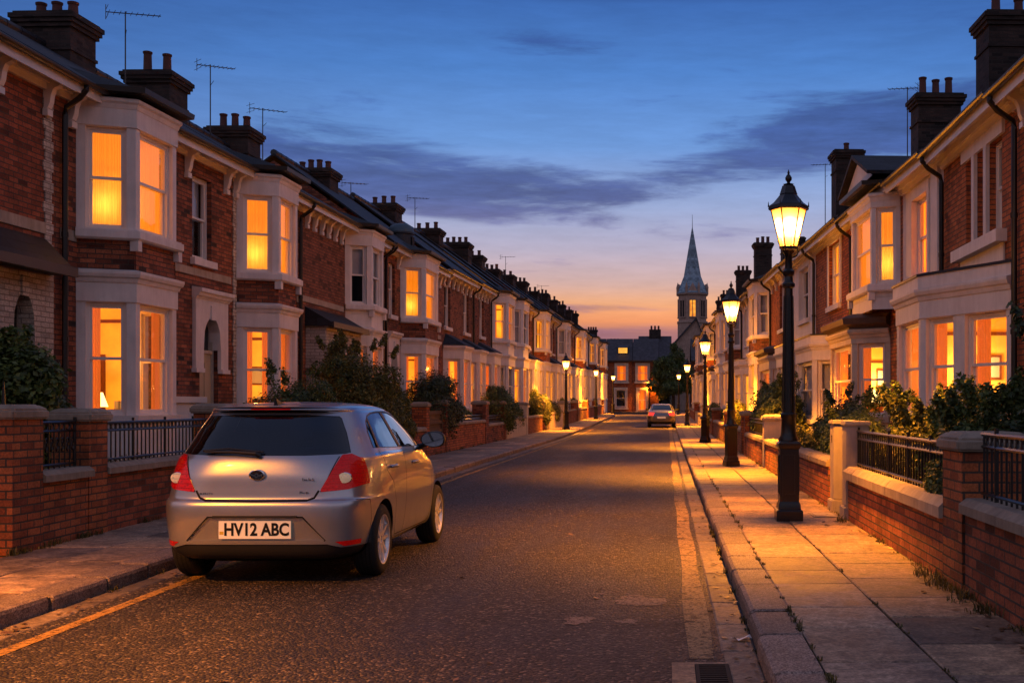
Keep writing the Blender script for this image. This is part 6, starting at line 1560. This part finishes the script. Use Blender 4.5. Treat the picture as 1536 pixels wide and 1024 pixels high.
end_house(-14,-7.6, 'dark roofed house at the far end, left of the two lit upper windows', [(4.6,5.7,4.0,5.7,None),(4.6,5.7,1.0,2.8,None)], 'brick_brown', chim=4.6)
end_house(-7.55,-4.25, 'brick house at the street end with dormer and one lit upper window', [(1.4,2.6,3.9,5.8,'room'),(1.3,2.5,.7,2.8,None)], 'brick_orange', True)
end_house(-4.2,-1.0, 'brick house at the street end with lit window over a red glowing door', [(.6,1.9,3.9,5.8,'room'),(.7,1.7,.3,2.8,'room')], 'brick_orange')
end_house(3.0,9.5, 'shadowed brick house at the street end behind the big tree', [(1,2,3.9,5.8,None)], 'brick_dark')
end_house(-22,-14.05, 'dark house at the street end hidden by the left terrace', [(1,2,3.9,5.8,None)], 'brick_dark', chim=4)

M['spire'] = m_slate('lead_green_spire_slate', (.26,.36,.44,1), .5, .3)  # spire colour paled to suggest haze
M['church_stone'] = m_paint('church_stone', (.5,.34,.27,1), .85, .5, .3)  # stone lightened in the colour for haze over distance
M['copper'] = M.get('copper') or m_plain('weathered_copper', (.06,.10,.13,1), .5, .2, .2, 8)
CY = 200; k = CY/1710.0; zz = lambda py: 1.5 + (608-py)*k
t = thing('church', 'stone church with tall pointed blue grey spire rising beyond the terraces', 'church', (4.5, CY, 0))
m = MB(); r8 = R(22.5); zb, zt = 3, zz(441); rt_ = 2.62
m.lathe([(rt_*1.06,0),(rt_*1.06,zz(486)),(rt_*1.10,zz(485)),(rt_*1.10,zz(483)),(rt_,zz(482)),(rt_,zt-.35),(rt_*1.12,zt-.25),(rt_*1.12,zt)], 8, rot=r8); m.build('tower', M['church_stone'], t)
m = MB(); m.lathe([(rt_*1.15,zt+.01),(rt_*.88,zt+1.4),(rt_*.62,zz(415)),(.04,zz(340))], 8, rot=r8); m.build('spire', M['spire'], t)
m = MB(); m.tube((0,0,zz(341)),(0,0,zz(322)),.06,.03,6); m.build('finial', M['aerial'], t)
for a in range(8):
    ang = a*R(45); rr = Matrix.Rotation(ang, 3, 'Z'); F = lambda x, z, d=0.0: tuple(rr @ Vector((x, -d, z)))
    ap = rt_*math.cos(r8); z0, z1 = zz(476), zz(452)
    s = MB()
    for x0, x1 in ((-.62,-.5),(-.06,.06),(.5,.62)): s.fbox(F, x0, x1, z0, z1, ap+.0, ap+.16)
    s.fbox(F, -.62,.62, z0-.2, z0, ap, ap+.2); s.fbox(F, -.62,.62, z1, z1+.3, ap, ap+.17)
    w = s.build('belfry_window', M['church_stone'], t); q = MB(); q.face([F(-.5,z0,ap+.03),F(.5,z0,ap+.03),F(.5,z1,ap+.03),F(-.5,z1,ap+.03)]); q.build('pane', M['room_far'] if a == 0 else M['dark'], w)
    c = Matrix.Rotation(ang+r8, 3, 'Z') @ Vector((0,-rt_*1.06,0)); p = MB(); p.lathe([(.22,zt-.2),(.22,zt+.9),(.28,zt+.95),(.02,zt+1.9)], 6, (c.x,c.y)); p.build('pinnacle', M['church_stone'], t)
    g = MB(); b0 = ap+.25
    if a % 2 == 0: g.face([F(-1.0,zt,b0),F(1.0,zt,b0),F(0,zt+1.8,b0-.2)]); g.face([F(-1.0,zt,b0),F(0,zt+1.8,b0-.2),F(0,zt+1.2,ap*.6)]); g.face([F(1.0,zt,b0),F(0,zt+1.8,b0-.2),F(0,zt+1.2,ap*.6)]); g.build('spire_gable', M['church_stone'], t)
n = MB(); x0, x1, yA, yB = -7.0, 3.2, -16, -3; ze, zr = zz(560), zz(489)
n.box(x0,x1,yA,yB,-1,ze); n.face([(x0,yA,ze),(x1,yA,ze),(.3,yA,zr)]); n.build('nave', M['church_stone'], t)
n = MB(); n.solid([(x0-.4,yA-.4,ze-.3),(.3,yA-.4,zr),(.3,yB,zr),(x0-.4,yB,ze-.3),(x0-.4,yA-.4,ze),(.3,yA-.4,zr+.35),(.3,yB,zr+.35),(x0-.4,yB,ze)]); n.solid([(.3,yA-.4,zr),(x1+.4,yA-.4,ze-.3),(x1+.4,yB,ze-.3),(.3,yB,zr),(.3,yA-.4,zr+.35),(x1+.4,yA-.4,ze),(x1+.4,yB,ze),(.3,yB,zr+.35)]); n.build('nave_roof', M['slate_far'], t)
# rooftops beyond
for i, (x, y, w, top, lab) in enumerate([(-20,176,9,12.0,'distant rooftop left of the end houses'),(-8.5,182,8,11.2,'distant rooftop between end houses and church'),(-1.8,172,4.5,12.6,'distant chimneyed roof beside the church nave')]):
    t = thing('distant_house', lab, 'house', (x, y, .6)); m = MB(); m.box(-w/2,w/2,0,8,0,top-4.5); m.build('wall', M['brick_dark'], t)
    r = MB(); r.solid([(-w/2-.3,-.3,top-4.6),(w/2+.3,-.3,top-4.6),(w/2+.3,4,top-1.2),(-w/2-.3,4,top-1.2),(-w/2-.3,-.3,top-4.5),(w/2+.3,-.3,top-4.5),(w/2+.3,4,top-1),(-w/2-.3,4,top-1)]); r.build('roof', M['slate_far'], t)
    c = MB(); c.box(-.9,.9,3.4,4.6,top-2,top); ch = c.build('chimney', M['brick_grey'], t)
    for k in range(3): p = MB(); p.lathe([(.16,top-.01),(.14,top+.6)], 8, (-.55+k*.55,4)); p.build('chimney_pot', M['pot'], ch)
garden = MB(); 
strip('pavement', lambda D: -40, lambda D: 14, lambda D: zg(D)+.12, 134, 140.2, 3.1, M['coping'])
# ------------------------------------------------------------------ dusk sky, camera
make_hatchback()
s = make_saloon((-.32, 72.0, zg(72)))
w = bpy.data.worlds.new('World'); scene.world = w; w.use_nodes = True; nt = w.node_tree; nt.nodes.clear()
class W(NT):
    def __init__(s): s.t = nt; s.out = nt.nodes.new('ShaderNodeOutputWorld')
t = W()
d = t.n('TexCoord').outputs['Generated']; sx = t.n('SeparateXYZ', Vector=d); X, Y, Z = sx.outputs
hl = t.math('SQRT', t.math('ADD', t.math('MULTIPLY', X, X), t.math('MULTIPLY', Y, Y)))
el = t.math('ARCTAN2', Z, hl); az = t.math('ARCTAN2', X, Y)
e01 = t.math('DIVIDE', el, 1.5708, clamp=True)
deg = lambda py: math.atan((608-py)/1710)/1.5708
front = t.ramp(e01, [(0, rgb(120,85,110)), (deg(505), rgb(152,108,122)), (deg(480), rgb(240,152,104)), (deg(455), rgb(238,172,128)), (deg(425), rgb(208,174,170)), (deg(375), rgb(180,174,198)), (deg(310), rgb(152,172,216)), (deg(220), rgb(106,154,220)), (deg(110), rgb(76,130,204)), (deg(0), rgb(56,104,178)), (.22, rgb(44,80,146)), (.42, rgb(52,72,126)), (1, rgb(60,70,112))])
sidec = t.ramp(e01, [(0, rgb(96,84,112)), (deg(430), rgb(120,108,142)), (deg(300), rgb(92,112,168)), (deg(120), rgb(60,98,164)), (deg(0), rgb(48,84,150)), (.22, rgb(44,76,140)), (.42, rgb(60,74,124)), (1, rgb(68,72,112))])
absaz = t.math('ABSOLUTE', t.math('ADD', az, .02)); fsel = t.ramp(absaz, [(.12, g1(0)), (.7, g1(1))], 'EASE')
sky = t.mix(fsel, front, sidec)
# cloud streaks: long ragged bars at given bearings and heights
vec = t.n('CombineXYZ', i0=t.math('MULTIPLY', az, 4.2), i1=t.math('MULTIPLY', el, 26.0), i2=0.7).outputs[0]
n1 = t.n('TexNoise', Vector=vec, Scale=1.25, Detail=8, Roughness=.6, Distortion=.35).outputs['Fac']
n2 = t.n('TexNoise', Vector=vec, Scale=3.6, Detail=6, Roughness=.65).outputs['Fac']
def bar(px, py, rx, ry, amp):
    a0 = math.atan((px-1000)/1710); e0 = math.atan((608-py)/1710); qx, qy = rx/1710, ry/1710
    u = t.math('DIVIDE', t.math('SUBTRACT', az, a0), qx); v = t.math('DIVIDE', t.math('SUBTRACT', el, e0), qy)
    g = t.math('EXPONENT', t.math('MULTIPLY', t.math('ADD', t.math('MULTIPLY', u, u), t.math('MULTIPLY', v, v)), -1.0))
    return t.math('MULTIPLY', g, amp)
bars = None
for b in [(430,228,240,34,.44),(640,295,320,36,.6),(900,290,170,16,.22),(1210,215,210,52,.60),(1380,185,170,34,.4),(760,325,170,18,.26),(860,462,200,9,.40),(1010,438,110,8,.25),(900,497,260,12,.36),(620,372,160,14,.18)]:
    x = bar(*b); bars = x if bars is None else t.math('ADD', bars, x)
dens = t.math('ADD', bars, t.math('ADD', t.math('MULTIPLY', t.math('SUBTRACT', n1, .5), 1.5), t.math('MULTIPLY', t.math('SUBTRACT', n2, .5), .5)))
mask = t.ramp(dens, [(.12, g1(0)), (.5, g1(1))], 'EASE')
ccol = t.ramp(e01, [(0, rgb(112,80,104)), (deg(500), rgb(140,98,118)), (deg(455), rgb(150,116,142)), (deg(400), rgb(128,118,158)), (deg(300), rgb(70,90,150)), (deg(200), rgb(58,88,154)), (deg(0), rgb(44,80,146))])
dark = t.ramp(n2, [(.3, g1(.78)), (.7, g1(1.15))])
ccol = t.mix(1.0, ccol, dark, 'MULTIPLY')
inview = t.ramp(e01, [(.20, g1(.9)), (.30, g1(.35))])
sky2 = t.mix(t.math('MULTIPLY', mask, inview), sky, ccol)
fine = t.ramp(n2, [(.35, g1(.93)), (.7, g1(1.07))]); sky2 = t.mix(1.0, sky2, fine, 'MULTIPLY')
# the sky behind and overhead is brightened, out of view, to fill the street with light
back = t.ramp(e01, [(0, rgb(92,84,94)), (.10, rgb(128,118,134)), (.25, rgb(172,162,180)), (.5, rgb(116,120,152)), (1, rgb(84,100,146))])
bsel = t.ramp(Y, [(.30, g1(1)), (.75, g1(0))], 'EASE'); osel = t.ramp(e01, [(.26, g1(0)), (.5, g1(1))], 'EASE')
bs = t.math('MAXIMUM', bsel, osel)
glow = t.mix(bs, sky2, back)
nish = t.n('TexSky', _sky_type='NISHITA', _sun_disc=False, _sun_elevation=R(1.0), _sun_rotation=R(0)).outputs[0]
bg1 = t.n('Background', Color=glow, Strength=1.0).outputs[0]; bg2 = t.n('Background', Color=nish, Strength=.004).outputs[0]
t.surf(t.n('AddShader', i0=bg1, i1=bg2).outputs[0])
cam = bpy.data.cameras.new('camera'); co = bpy.data.objects.new('camera', cam); C.objects.link(co)
co.location = (0, 0, 1.5); co.rotation_euler = (R(90), 0, 0)
cam.sensor_width = 36; cam.sensor_fit = 'HORIZONTAL'; cam.lens = 1710/1536*36; cam.shift_x = -232/1536; cam.shift_y = 96/1536; cam.clip_start = .1; cam.clip_end = 5000
scene.camera = co
scene.view_settings.view_transform = 'Standard'; scene.view_settings.look = 'None'; scene.view_settings.exposure = 0
scene.cycles.use_denoising = True
scene.cycles.max_bounces = 8; scene.cycles.transparent_max_bounces = 12; scene.cycles.sample_clamp_indirect = 4.0
scene.cycles.caustics_reflective = False; scene.cycles.caustics_refractive = False
try: scene.cycles.use_light_tree = True
except Exception: pass
